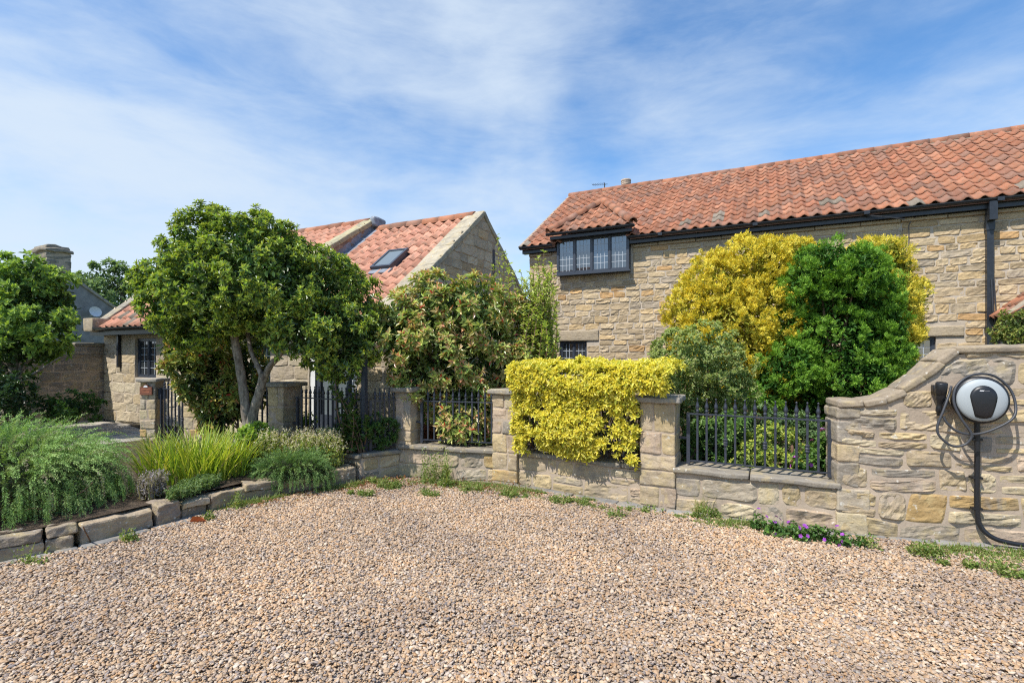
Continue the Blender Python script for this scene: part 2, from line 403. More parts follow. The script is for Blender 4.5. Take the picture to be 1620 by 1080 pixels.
def blades(P, az, Ln, Wd, lean, bend, C, seg=5):
    """strap leaves that arch over"""
    n = len(P); H = np.stack([np.cos(az), np.sin(az), np.zeros(n)], -1); Sd = np.stack([-np.sin(az), np.cos(az), np.zeros(n)], -1)
    V = np.zeros((n, seg + 1, 2, 3)); Q = P.copy(); ang = np.broadcast_to(lean, (n,)).copy()
    for i in range(seg + 1):
        tt = i / seg; wv = (Wd * (1 - tt ** 2.2) * .5 + .0004)[:, None]
        V[:, i, 0] = Q + Sd * wv; V[:, i, 1] = Q - Sd * wv
        Q = Q + (H * np.sin(ang)[:, None] + np.array((0, 0, 1.)) * np.cos(ang)[:, None]) * (Ln / seg)[:, None]
        ang = ang + bend / seg
    b = np.arange(n)[:, None, None] * (seg + 1) * 2 + np.arange(seg)[None, :, None] * 2
    F = (b + np.array([0, 1, 3, 2])[None, None]).reshape(-1, 4)
    return V.reshape(-1, 3), F, np.repeat(C, (seg + 1) * 2, 0)
def foliage(name, parts, mat, parent=None, **k):
    b = MB()
    for V, F, C in parts: b.add(V, F, C)
    return b.build(name, mat, parent, **k)
def vary(base, n, g, v=.25, hue=.12):
    c = np.asarray(base)[None] * (1 + g.uniform(-v, v, (n, 1))) * (1 + g.uniform(-hue, hue, (n, 3)))
    return c
def palette(cols, wts, n, g, v=.2):
    i = g.choice(len(cols), n, p=np.array(wts) / sum(wts)); return np.asarray(cols)[i] * (1 + g.uniform(-v, v, (n, 1)))
def lobes_px(lst, d, dd=.5, g=None, ysq=.9):
    """lobes from outline (pixel centre, pixel radius) at distance d, each at its own depth"""
    out = []
    for q in lst:
        px, py, r = q[:3]; k = q[3] if len(q) > 3 else d + g.uniform(-dd, dd)
        out.append((W(px, py, k), r * k / 800))
    return out
def clumps(lobes, per, rs, g, shell=(.72, 1.0), zlo=-1.1):
    """small clumps spread over big lobes"""
    out = []
    for c, r in lobes:
        n = max(4, int(per * r * r)); D = rand_dirs(n, g); D = D[D[:, 2] > zlo]
        P = c + D * (r * g.uniform(*shell, (len(D), 1)))
        keep = np.ones(len(P), bool)
        for c2, r2 in lobes:
            if c2 is not c: keep &= np.linalg.norm(P - c2, axis=1) > r2 * .72
        for p, d in zip(P[keep], D[keep]): out.append((p, g.uniform(*rs), d))
    return out
def shoots(cl, per, g, up=.35, shell=(.55, 1.05)):
    """shoot tips and directions over the outward half of each clump"""
    Ps = []; Ds = []
    for p, r, d in cl:
        n = max(3, int(per * g.uniform(.7, 1.3))); D = unit(rand_dirs(n, g) + d * .75)
        Ps.append(p + D * (r * g.uniform(*shell, (n, 1)))); Ds.append(unit(D + d * .4 + np.array((0, 0, up))))
    return np.concatenate(Ps), np.concatenate(Ds)
def rosettes(P, D, k, Ln, Wd, young, old, g, th=(25, 88), step=.35, fold=.22, droop=.18, v=.22):
    """k leaves round every shoot; the newest at the tip stand upright and carry the young colour"""
    n = len(P); ref = np.where(np.abs(D[:, 2:3]) < .9, np.array([[0, 0, 1.]]), np.array([[1., 0, 0]]))
    X = unit(np.cross(D, ref)); Y = np.cross(D, X); out = []
    a0 = g.uniform(0, 6.28, n)
    for i in range(k):
        f = i / max(1, k - 1); a = a0 + i * 2.4 + g.uniform(-.4, .4, n); t = np.radians(th[0] + (th[1] - th[0]) * f + g.uniform(-14, 14, n))
        rad = X * np.cos(a)[:, None] + Y * np.sin(a)[:, None]
        A = D * np.cos(t)[:, None] + rad * np.sin(t)[:, None]; N = D * np.sin(t)[:, None] - rad * np.cos(t)[:, None]
        ln = Ln * g.uniform(.75, 1.2, n) * (.72 + .4 * min(1, f * 2)); B = P - D * (f * step * Ln) [..., None] if np.ndim(Ln) else P - D * (f * step * Ln)
        yc, oc = young(n, g), old(n, g); wgt = np.clip(1.25 - 1.9 * f + g.uniform(-.25, .25, n), 0, 1)[:, None]
        out.append(leaves(B, A, N, ln, ln * (Wd / Ln) * g.uniform(.85, 1.15, n), (yc * wgt + oc * (1 - wgt)), fold, droop))
    return out
def inner_leaves(lobes, n, Ln, Wd, col, g, sh=(.3, .8)):
    """leaves inside the crown, mostly darker than the outer ones, so that it is dense"""
    rs = np.array([r for _, r in lobes]); i = g.choice(len(lobes), n, p=rs ** 2 / (rs ** 2).sum())
    C = np.array([c for c, _ in lobes])[i]; D = rand_dirs(n, g); P = C + D * (rs[i] * g.uniform(*sh, n))[:, None]
    return leaves(P, rand_dirs(n, g), unit(D + rand_dirs(n, g) * .6), Ln * g.uniform(.8, 1.2, n), Wd * g.uniform(.8, 1.2, n), vary(col, n, g))
def sprays(P, D, g, tip, basec, Ln=.06, Wd=.018, k=6, fan=62, flat=.5):
    """flattened conifer fans that lie over each other like shingles, faces outward"""
    n = len(P); A0 = unit(rand_dirs(n, g) * .8 + D * .75 + np.array((0, 0, .45))); N = unit(D - A0 * (A0 * D).sum(1)[:, None] + rand_dirs(n, g) * flat)
    side = unit(np.cross(A0, N)); out = []
    for i in range(k):
        f = i / (k - 1); sg = (1 if i % 2 else -1) if i < k - 1 else 0
        a = np.radians(sg * fan * .62 + g.uniform(-12, 12, n)); A = A0 * np.cos(a)[:, None] + side * np.sin(a)[:, None]
        A = unit(A + N * g.uniform(-.3, .2, (n, 1))); ln = Ln * g.uniform(.7, 1.2, n) * (1.05 - .35 * f)
        mixv = np.clip(g.uniform(-.25, .75, (n, 1)) + .5 * f, 0, 1); out.append(needles(P + A0 * Ln * (f * 1.15 - .55), A, unit(N + rand_dirs(n, g) * .3), ln, Wd * g.uniform(.8, 1.3, n), tip(n, g) * mixv + basec(n, g) * (1 - mixv)))
    return out

print('helpers ready')

# ------------------------------------------------------------------ ground
ROT = math.atan2(-1, 2)                     # both houses and the long wall run along (2,-1)
class Frame:
    def __init__(s, o, a): s.o = np.array(o, float); s.a = a; c, n = math.cos(a), math.sin(a); s.m = np.array(((c, -n, 0), (n, c, 0), (0, 0, 1)))
    def w(s, p): return s.m @ np.asarray(p, float) + s.o
def sheet(name, poly, z, mat, kind='structure'):
    V = [(x, y, z) for x, y in poly]
    bm = bmesh.new(); f = bm.faces.new([bm.verts.new(v) for v in V])
    if f.normal.z < 0: bmesh.ops.reverse_faces(bm, faces=[f])
    bm.normal_update(); 
    if bm.faces[:][0].normal.z < 0: bmesh.ops.reverse_faces(bm, faces=bm.faces[:])
    bmesh.ops.triangulate(bm, faces=bm.faces[:])
    me = bpy.data.meshes.new(name); bm.to_mesh(me); bm.free(); me.materials.append(mat)
    return tag(link(name, me), kind=kind)
E0 = (np.array((.894427, -.447214)), np.array((.447214, .894427)))
sheet('ground', [(-400, -200), (400, -200), (400, 600), (-400, 600)], -.03, M['ground'])
GRAVEL = [(-5.6, -2.5), (7, -2.5), (7, 3.05), (5.55, 3.46), (2.79, 4.29), (1.47, 4.96), (.03, 5.87), (-1.30, 6.27), (-1.78, 6.02), (-2.08, 5.78), (-2.75, 5.24), (-3.2, 4.42), (-3.46, 3.95), (-3.85, 3.62), (-4.7, 3.0), (-5.6, 2.5)]
gravel_sheet = sheet('gravel_drive', GRAVEL, 0.0, M['gravelbase'])
sheet('garden_soil', [(-.2, 6.4), (1.5, 5.35), (2.9, 4.65), (7.5, 3.35), (12, 8), (1.2, 13.9), (-.9, 10.5)], .33, M['soil'])
sheet('patio', [(-5.2, 8.3), (-3.4, 7.4), (-1.85, 6.55), (-1.4, 6.85), (-.25, 6.42), (-.9, 10.4), (-9, 11.5)], .03, M['slate'])
path = empty('path', (0, 0, 0), kind='structure')
gq = np.random.default_rng(5)
for i in range(9):
    for j in range(16):
        q = np.array((-9.7, 11.7)) + E0[0] * (i * .46 + (.2 if j % 2 else 0)) - E0[1] * (j * .32 + .16)
        if q[0] > -6.4 + (q[1] - 8.5) * -.2 or q[1] < 7.4: continue
        V, F = rough_box(.44, .30, .06, .012, .005, 8, 9000 + i * 20 + j, 2); c_ = np.array((.36, .335, .30)) * gq.uniform(.8, 1.15)
        o = bpy.data.objects.new('slab', mk_mesh('slab', V, [F], M['slate'], None, True)); COL.objects.link(o); o.parent = path; o.location = (*q, .0 + gq.uniform(-.004, .004)); o.rotation_euler = (0, 0, ROT); o.color = (*c_, 1)
BED = [(-1.93, 6.14), (-2.20, 5.90), (-2.86, 5.34), (-3.29, 4.56), (-3.55, 4.10), (-3.90, 3.78), (-4.6, 3.23), (-5.4, 2.70), (-8, 2.6), (-8, 6.2), (-6.2, 7.6), (-5.9, 8.0), (-5.0, 7.9), (-3.3, 7.1), (-1.95, 6.32)]
sheet('planting_bed', BED, .19, M['soil'])

# ------------------------------------------------------------------ shared building pieces
def mesh_of(name, VF, mat, smooth=True):
    return mk_mesh(name, VF[0], [VF[1]] if isinstance(VF[1], np.ndarray) else VF[1], mat, None, smooth)
HSV = [face_stone(.36, .16, .013, .05, 9, 6, .0085, .13, 100 + i, f=15, e=.05, jit=.07) for i in range(16)]
HSM = [mesh_of('stone', v, M['housestone'], False) for v in HSV]
def tile_unit(seed):
    g = np.random.default_rng(seed); n = 9; P = .25
    xs = np.linspace(-.5, .56, n) * P
    prof = .031 * np.sin(2 * PI * xs / P + .6) + .008 * np.sin(4 * PI * xs / P)
    V = []
    for y, lift in ((0, .032), (.22, .018), (.42, .004)):
        for x, z in zip(xs, prof): V.append((x, y + g.uniform(-.003, .003), z + lift))
    for x, z in zip(xs, prof): V.append((x, .001, z + .012))
    F = []
    for r in range(2):
        for i in range(n - 1): a = r * n + i; F.append((a, a + 1, a + n + 1, a + n))
    for i in range(n - 1): F.append((3 * n + i, 3 * n + i + 1, i + 1, i))
    return np.array(V), np.array(F)
TV = [tile_unit(i) for i in range(4)]
TM = [mesh_of('tile', v, M['tile']) for v in TV]
def ridge_unit(r=.125, ln=.44, th=.02, n=9):
    a = np.linspace(-.08 * PI, 1.08 * PI, n); V = []
    for y in (0, ln):
        for rr in (r, r - th): V += [(rr * math.cos(t), y, rr * math.sin(t) * .92) for t in a]
    V = np.array(V); F = []
    for i in range(n - 1):
        F += [(i, 2 * n + i, 2 * n + i + 1, i + 1), (n + i, n + i + 1, 3 * n + i + 1, 3 * n + i), (i, i + 1, n + i + 1, n + i), (2 * n + i, 3 * n + i, 3 * n + i + 1, 2 * n + i + 1)]
    return V, np.array(F)
RV = ridge_unit(); RM = mesh_of('ridge_tile', RV, M['tile'])

def mat4(x, y, z, t):
    m = np.eye(4); m[:3, 0] = x; m[:3, 1] = y; m[:3, 2] = z; m[:3, 3] = t; return m
def place(name, me, parent, m, color):
    o = bpy.data.objects.new(name, me); COL.objects.link(o); o.parent = parent; o.matrix_local = Matrix(m.tolist()); o.color = (*color, 1); return o
def emit(name, rest_name, items, parent, fr, mat, limit=300, occl=None, smooth=True):
    """items: (matrix in the thing's space, mesh, (V, F), colour, size); the largest in view become parts, the rest one stuff part"""
    def score(it):
        p = fr.w(it[0][:3, 3]); 
        if p[1] < .3: return -1
        px, py = proj(p); s = it[4] * 800 / p[1]
        if not (-10 < px < 1630 and -10 < py < 1090): s *= .01
        elif occl and occl(px, py): s *= .1
        return s
    it = sorted(items, key=score, reverse=True)
    for m, me, vf, c, sz in it[:limit]: place(name, me, parent, m, c)
    if len(it) > limit:
        b = MB()
        for m, me, (V, F), c, sz in it[limit:]: b.add(V @ m[:3, :3].T + m[:3, 3], F, c)
        o = b.build(rest_name, mat, parent, smooth); o['kind'] = 'stuff'

def cells(W_, z0, z1, op, x0=0.):
    xs = sorted({x0, W_, *[v for o in op for v in (o[0], o[1])]}); zs = sorted({z0, z1, *[v for o in op for v in (o[2], o[3])]})
    for xa, xb in zip(xs, xs[1:]):
        for za, zb in zip(zs, zs[1:]):
            cx, cz = (xa + xb) / 2, (za + zb) / 2
            if not any(o[0] < cx < o[1] and o[2] < cz < o[3] for o in op): yield xa, xb, za, zb
def courses(x0, x1, z0, z1, block, g, hr, wr, xlim=None):
    """rows of stones; block = rectangles left free; xlim(z) narrows a gable"""
    out = []; z = z0
    while z < z1 - .02:
        h = min(g.uniform(*hr), z1 - z)
        if z1 - z - h < hr[0] * .6: h = z1 - z
        a, b = (x0, x1) if xlim is None else xlim(z + h * .15)
        iv = [(a, b)]
        for o in block:
            if o[2] < z + h - .008 and o[3] > z + .008:
                iv = [q for i in iv for q in ((i[0], min(i[1], o[0])), (max(i[0], o[1]), i[1])) if q[1] - q[0] > .03]
        for i0, i1 in iv:
            x = i0
            while x < i1 - .02:
                w_ = min(g.uniform(*wr) * (.75 + .5 * h / hr[1]), i1 - x)
                if i1 - x - w_ < wr[0] * .7: w_ = i1 - x
                out.append((x, z, w_, h)); x += w_
        z += h
    return out
HC = [(.50, .385, .24), (.46, .355, .225), (.53, .415, .265), (.43, .345, .235), (.51, .375, .21), (.47, .295, .14), (.52, .34, .165), (.40, .33, .245)]
HCW = [4, 4, 4, 3, 3, .9, .8, 2]
def stone_items(cs, base, g, gap=.021, cols=HC, wts=HCW, vs=HSV, ms=HSM, w0=.36, h0=.16, ysc=(.7, 1.15)):
    out = []; p = np.array(wts) / sum(wts)
    for (x, z, w_, h) in cs:
        i = g.integers(len(vs)); c = np.array(cols[g.choice(len(cols), p=p)]) * g.uniform(.82, 1.14)
        sx = (w_ - gap * g.uniform(.8, 1.3)) / w0; sz = (h - gap * g.uniform(.7, 1.2)) / h0; fl = -1 if g.random() < .0 else 1
        m = base @ mat4((sx * fl, 0, 0), (0, g.uniform(*ysc), 0), (0, 0, sz), (x + w_ / 2, 0, z + h / 2))
        out.append((m, ms[i], vs[i], tuple(c), max(w_, h)))
    return out
TC = [(.345, .150, .086), (.31, .132, .077), (.37, .172, .104), (.275, .133, .088), (.33, .136, .079), (.265, .142, .10)]
def tile_items(base, ns, rows, gauge, g, keep=lambda x, y: True, cols=TC, pitch=.25, x0=0., dirt=0.):
    out = []
    for j in range(rows):
        for i in range(ns):
            x = x0 + (i + .5) * pitch; y = j * gauge
            if not keep(x, y): continue
            k = g.integers(len(TV)); a = g.normal() * .012; b = g.normal() * .008
            m = base @ mat4((math.cos(a), math.sin(a), b), (-math.sin(a), math.cos(a), 0), (-b, 0, 1), (x + g.normal() * .003, y + g.normal() * .006, g.uniform(0, .008)))
            c = np.array(cols[g.integers(len(cols))]) * g.uniform(.82, 1.15)
            if dirt and g.random() < dirt * math.exp(-j / 1.5): c = np.array((.2, .17, .135)) * g.uniform(.8, 1.3)
            out.append((m, TM[k], TV[k], tuple(c), .3))
    return out
def ridge_run(parent, a, b, g, name='ridge_tile', r=1., ln=.40, up=(0, 0, 1)):
    a = np.array(a, float); b = np.array(b, float); d = b - a; n = max(1, round(np.linalg.norm(d) / ln)); st = d / n; y = unit(st); x = unit(np.cross(y, np.array(up, float))); z = np.cross(x, y)
    for i in range(n):
        k = r * g.uniform(.97, 1.03); l = np.linalg.norm(st) / .44 * 1.02
        c = np.array(TC[g.integers(len(TC))]) * g.uniform(.85, 1.2)
        place(name, RM, parent, mat4(x * k, y * l, z * k, a + st * i + z * g.normal() * .004), tuple(c))
def window(parent, x0, x1, z0, z1, n, grid, y=.0, fw=.05, mw=.045, dep=.07, name='window', sill=True, glass='glass'):
    """frame mesh with mullions; each casement's pane and its lead lattice are sub-parts"""
    b = MB(); b.box(x0, x1, y, y + dep, z1 - fw, z1); b.box(x0, x1, y, y + dep, z0, z0 + fw)
    b.box(x0, x0 + fw, y, y + dep, z0 + fw, z1 - fw); b.box(x1 - fw, x1, y, y + dep, z0 + fw, z1 - fw)
    iw = (x1 - x0 - 2 * fw - (n - 1) * mw) / n
    for i in range(1, n):
        xm = x0 + fw + i * iw + (i - 1) * mw; b.box(xm, xm + mw, y - .004, y + dep, z0 + fw, z1 - fw)
    if sill: b.box(x0 - .04, x1 + .04, y - .05, y + .03, z0 - .04, z0 - .001)
    f = b.build(name, M['frame'], parent)
    for i in range(n):
        xa = x0 + fw + i * (iw + mw); cb = MB(); s = .02                      # inner casement frame
        za, zb = z0 + fw, z1 - fw
        cb.box(xa, xa + s, y + .008, y + .05, za, zb); cb.box(xa + iw - s, xa + iw, y + .008, y + .05, za, zb)
        cb.box(xa + s, xa + iw - s, y + .008, y + .05, za, za + s); cb.box(xa + s, xa + iw - s, y + .008, y + .05, zb - s, zb)
        cb.build('casement', M['frame'], f)
        p = MB(); p.box(xa + s, xa + iw - s, y + .032, y + .04, za + s, zb - s); po = p.build('pane', M[glass], f)
        V_ = po.data.vertices; tz, tx = random.uniform(-.010, .010), random.uniform(-.012, .012); xm_, zm_ = xa + iw / 2, (za + zb) / 2
        for v_ in V_: v_.co.y += (v_.co.x - xm_) * tz + (v_.co.z - zm_) * tx      # panes never sit quite true
        lb = MB(); nx, nz_ = grid; t = .006
        for q in range(1, nx): xx = xa + s + (iw - 2 * s) * q / nx; lb.box(xx - t, xx + t, y + .024, y + .033, za + s, zb - s)
        for q in range(1, nz_): zz = za + s + (zb - za - 2 * s) * q / nz_; lb.box(xa + s, xa + iw - s, y + .0255, y + .0325, zz - t, zz + t)
        lb.build('glazing_bars', M['lead'], f)
    return f
I4 = np.eye(4)
def slab(name, parent, cx, cy, cz, w_, d_, h_, color, seed, mat='coping', M4=None, r=.014, amp=.007, mid=3):
    V, F = rough_box(w_, d_, h_, r, amp, 8., seed, mid)
    me = mk_mesh(name, V, [F], M[mat], None, True)
    m = (M4 if M4 is not None else I4) @ mat4((1, 0, 0), (0, 1, 0), (0, 0, 1), (cx, cy, cz))
    return place(name, me, parent, m, color)

# ------------------------------------------------------------------ stone house on the right
g = np.random.default_rng(11)
HO = (.5, 14.3, 0); HF = Frame(HO, ROT)
house = empty('stone_house', HO, ROT, label='two storey sandstone house with orange pantile roof and black gutter behind the hedges', cat='house')
HL = 14.2; EZ = 4.54; TP = .632; AN = math.atan(TP); RIDGE_V = 3.8
ops = [(.90, 1.68, 1.0, 1.9), (8.15, 9.05, 1.05, 1.9), (.95, 2.80, 3.72, 4.5)]
b = MB()
for c in cells(HL, -.1, 4.5, ops): b.box(c[0], c[1], 0, .35, c[2], c[3])
b.prism([(0, -.1), (7.6, -.1), (7.6, 4.5), (3.8, 6.95), (0, 4.5)], 0, .3)         # left gable end, turned below
wallm = b
V0 = wallm.V[-1]; wallm.V[-1] = np.stack([V0[:, 1], V0[:, 0] + .0, V0[:, 2]], -1) + np.array((0, .351, 0)) * (V0[:, 0:1] < .001)
wallm.build('wall', M['housemortar'], house)
MB().box(.36, HL - .4, 2.2, 2.25, 0, 4.4).build('inner_wall', M['frame'], house)
lint = [(.72, 2.02, 1.9, 2.2), (7.95, 9.5, 1.9, 2.12)]
cs = courses(0, HL, .0, 4.14, ops + lint + [(.86, 2.90, 3.66, 4.5)], g, (.125, .20), (.19, .44))
cs += courses(0, HL, 4.14, 4.27, [(.86, 2.90, 3.66, 4.5)], g, (.125, .13), (.35, .8))
hidden = lambda px, py: ((px - 1250) / 190) ** 2 + ((py - 520) / 138) ** 2 < 1 or py > 600 or (px > 1500 and py > 548)
emit('stone', 'wall_stones', stone_items(cs, I4, g), house, HF, M['housestone'], 300, hidden)
gb = mat4((0, -1, 0), (1, 0, 0), (0, 0, 1), (0, 7.6, 0))                              # left gable stones face -x
cs = courses(0, 7.6, 0, 6.8, [], g, (.14, .21), (.25, .5), lambda z: (0, 7.6) if z < 4.4 else ((z - 4.4) * 1.55, 7.6 - (z - 4.4) * 1.55))
bb = MB()
for m, me, (V, F), c, sz in stone_items(cs, gb, g): bb.add(V @ m[:3, :3].T + m[:3, 3], F, c)
bb.build('gable_stones', M['housestone'], house, True)['kind'] = 'stuff'
for i, (x0, x1, z0, z1) in enumerate(lint):
    slab('lintel', house, (x0 + x1) / 2, .05, (z0 + z1) / 2 + .002, x1 - x0 - .02, .17, z1 - z0 - .02, (.40, .33, .235), 300 + i, 'housestone', amp=.006, mid=5)
window(house, .90, 1.68, 1.0, 1.9, 2, (3, 4), .07)
window(house, 8.15, 9.05, 1.05, 1.9, 2, (3, 5), .07)
# eaves course of long stones stands a little proud, then fascia and gutter
x = 0; k = 0
while x < HL - .2:
    l = min(g.uniform(.5, 1.0), HL - x)
    if not (x < 2.9 and x + l > .86): slab('eaves_stone', house, x + l / 2, .0, 4.315, l - .012, .14, .07, tuple(np.array((.42, .33, .22)) * g.uniform(.8, 1.1)), 400 + k, 'housestone', amp=.004, mid=2)
    x += l; k += 1
MB().box(2.86, HL, -.17, -.13, 4.36, 4.53).box(2.86, HL, -.13, -.001, 4.362, 4.385).build('fascia', M['gutter'], house)
MB().box(-.15, .86, -.17, -.13, 4.36, 4.53).box(-.15, .86, -.13, -.001, 4.362, 4.385).build('fascia', M['gutter'], house)
def gutter(parent, x0, x1, y, z, r=.062, frp=None):
    b = MB(); a = np.linspace(PI, 2 * PI, 9); pr_ = [(r * math.cos(t), r * math.sin(t)) for t in a]; pi_ = [((r - .006) * math.cos(t), (r - .006) * math.sin(t)) for t in a[::-1]]
    q = pr_ + pi_; n = len(q); V = [(xx, y + c, z + s_) for xx in (x0, x1) for c, s_ in q]
    b.add(V, [[(i, (i + 1) % n, n + (i + 1) % n, n + i) for i in range(n)], [tuple(range(n))], [tuple(range(2 * n - 1, n - 1, -1))]])
    return b
gu = gutter(house, 2.84, HL, -.245, 4.53)
for xx in np.arange(3.6, HL, 2.1): gu.box(xx, xx + .1, -.316, -.172, 4.46, 4.535)
gu.build('gutter', M['gutter'], house, False)
gutter(house, -.2, .80, -.245, 4.53).build('gutter', M['gutter'], house, False)
dp = MB(); dp.box(9.80, 9.90, -.13, -.03, .3, 4.10); dp.box(9.785, 9.915, -.145, -.018, 3.95, 4.12); dp.box(9.79, 9.91, -.29, -.05, 4.12, 4.47); dp.box(9.79, 9.91, -.14, -.02, 2.0, 2.05)
dp.build('downpipe', M['gutter'], house)
cb = MB(); cb.tube([HF.m.T @ (np.array(0.) + np.zeros(3)) + np.array(p) for p in [(9.86, -.14, 3.0), (9.88, -.15, 2.4), (9.95, -.15, 1.9), (10.02, -.14, 1.3)]], .012, 6)
cb.tube([(9.90, -.14, 3.0), (9.93, -.16, 2.2), (9.98, -.15, 1.2)], .01, 6)
cb.build('cable', M['rubber'], house)
cb = MB(); cb.tube([(8.75, -.12, 4.36), (8.66, -.05, 4.33), (8.60, -.045, 4.2), (8.60, -.045, 3.2), (8.61, -.045, 2.0), (8.60, -.045, 1.2)], .008, 5)
cb.tube([(8.50, -.05, 4.15), (8.42, -.045, 3.6), (8.38, -.045, 3.1)], .005, 5)
cb.tube([(7.6, -.2, 4.52), (8.1, -.3, 4.38), (8.5, -.2, 4.30)], .012, 5)
cb.build('cable', M['rubber'], house)
# roof: deck, tiles, ridge
def deck(parent, x0, x1, v0, z0, v1, z1, vb, zb, mat='tile', th=.09, col=(.2, .1, .07)):
    b = MB(); n = (-(z1 - z0), (v1 - v0)); l = math.hypot(*n); o = (-n[0] / l * th, -n[1] / l * th)
    b.prism([(v0, z0), (v0, z0 - th), (v1, z1 - th * 1.3), (vb, zb - th), (vb, zb), (v1, z1)], x0, x1, col)
    if mat == 'tile': b.C[-1] = np.ones((12, 3)) * np.array(col)
    V = b.V[-1]; b.V[-1] = np.stack([V[:, 1], V[:, 0], V[:, 2]], -1)
    return b.build('roof', M[mat], parent)
RZ = EZ + TP * (RIDGE_V + .25)
deck(house, -.18, .86, -.25, EZ, RIDGE_V, RZ, 7.9, EZ - .03)
deck(house, .862, 2.90, .25, EZ + TP * .5, RIDGE_V, RZ, 7.9, EZ - .03)
deck(house, 2.902, HL, -.25, EZ, RIDGE_V, RZ, 7.9, EZ - .03)
CA, SA = math.cos(AN), math.sin(AN)
rb = mat4((1, 0, 0), (0, CA, SA), (0, -SA, CA), (-.2, -.29, EZ - .025 + .02))
SLOPE = (RIDGE_V + .25) / CA
# dormer gablet over the bay: front corners, apex, back of its short ridge
BL, BR = (.74, -.44, 4.80), (3.02, -.44, 4.80); AP = (1.88, .85, 5.80); BK = (1.88, 1.76, 5.80)
def in_tri(x, y, a, b_, c):
    s = lambda p, q: (x - q[0]) * (p[1] - q[1]) - (p[0] - q[0]) * (y - q[1])
    d = (s(a, b_), s(b_, c), s(c, a)); return not (min(d) < 0 < max(d))
def keep_main(x, y):
    s_, v = -.2 + x, -.29 + y * CA + .2
    return not in_tri(s_, v, (BL[0] + .10, -.6), (BR[0] - .10, -.6), (1.88, 1.70))
rows = int(SLOPE / .335) + 1
ti = tile_items(rb, int((HL + .3) / .25), rows, .335, g, lambda x, y: keep_main(x, y) and y < SLOPE - .12, dirt=.10)
emit('tile', 'roof_tiles', ti, house, HF, M['tile'], 300)
ridge_run(house, (-.2, RIDGE_V, RZ - .01), (HL, RIDGE_V, RZ - .01), g)
MB().box(-.2, HL, RIDGE_V - .125, RIDGE_V + .125, RZ - .12, RZ - .05).build('ridge_mortar', M['mortar'], house)
vm = MB(); vm.tube([(-.19, -.25, EZ - .01), (-.19, RIDGE_V, RZ - .02)], .05, 6); vm.build('verge_mortar', M['mortar'], house)
# bay
bay = MB(); bay.box(.90, 2.86, -.20, -.13, 4.66, 4.72).box(.78, 2.98, -.40, -.12, 4.62, 4.70); bay.build('bay_fascia', M['gutter'], house)
window(house, .90, 2.86, 3.70, 4.655, 4, (4, 5), -.20, .05, .05, .07, 'bay_window')
MB().box(.90, .95, -.131, .06, 3.70, 4.62).box(2.81, 2.86, -.131, .06, 3.70, 4.62).box(.90, 2.86, -.131, .06, 3.655, 3.70).build('bay_cheek', M['frame'], house)
gutter(house, .70, 3.06, -.46, 4.77).build('bay_gutter', M['gutter'], house)
gd = MB(); up = lambda p, d=.0: (p[0], p[1], p[2] + d)
gd.add([BL, BR, AP, BK], [[(0, 1, 2), (1, 3, 2), (0, 2, 3)]], (.42, .17, .1)); gd.build('bay_roof', M['tile'], house)
bd = np.array(AP) - np.array((1.88, -.44, 4.80)); bl = np.linalg.norm(bd); by = bd / bl
bb_ = mat4((1, 0, 0), by, np.cross((1, 0, 0), by), (BL[0], -.47, 4.785))
wid = BR[0] - BL[0]
emit('tile', 'bay_tiles', tile_items(bb_, int(wid / .25), 6, .30, g, lambda x, y: abs(x - wid / 2) < (wid / 2) * (1 - (y + .12) / bl) + .06 and y < bl - .1), house, HF, M['tile'], 60)
for s_, a_, c_ in ((-1, BR, BK), (1, BL, BK)):
    o_ = np.array(a_, float); yv = unit(np.array(AP, float) - o_); 
ridge_run(house, up(BL, .03), up(AP, .05), g, 'hip_tile', .95, .36)
ridge_run(house, up(BR, .03), up(AP, .05), g, 'hip_tile', .95, .36)
ridge_run(house, up(AP, .05), up(BK, .03), g, 'hip_tile', .95, .36)
vly = MB(); vly.tube([up(BR, -.05), up(BK, -.0)], .05, 6).tube([up(BL, -.05), up(BK, 0)], .05, 6); vly.build('valley_mortar', M['mortar'], house, True)
# flue and aerial on the ridge
fs = 1.55; fl = MB(); Mf = np.eye(4); Mf[:3, 3] = (fs + .15, RIDGE_V + .4, 0)
fl.lathe([(.12, RZ - .35), (.12, RZ + .16), (.145, RZ + .17), (.145, RZ + .19), (.125, RZ + .2), (.16, RZ + .22), (.16, RZ + .25), (.14, RZ + .26), (.165, RZ + .28), (.165, RZ + .31), (.14, RZ + .32), (.17, RZ + .34), (.17, RZ + .40), (.02, RZ + .42)], 20, Mf)
fl.build('flue', M['fluepot'], house, True)
ae = MB(); ax_, ay_ = .92, RIDGE_V + .5
ae.tube([(ax_, ay_, RZ - .5), (ax_ + .0, ay_, RZ + .45)], .018, 6); ae.tube([(ax_ - .42, ay_ - .1, RZ + .42), (ax_ + .1, ay_ + .03, RZ + .40)], .009, 5)
for k in range(8): xx = ax_ - .4 + k * .06; ae.tube([(xx, ay_ - .2, RZ + .42 - k * .003), (xx, ay_ + .08, RZ + .42 - k * .003)], .005, 4)
ae.build('aerial', M['rubber'], house)

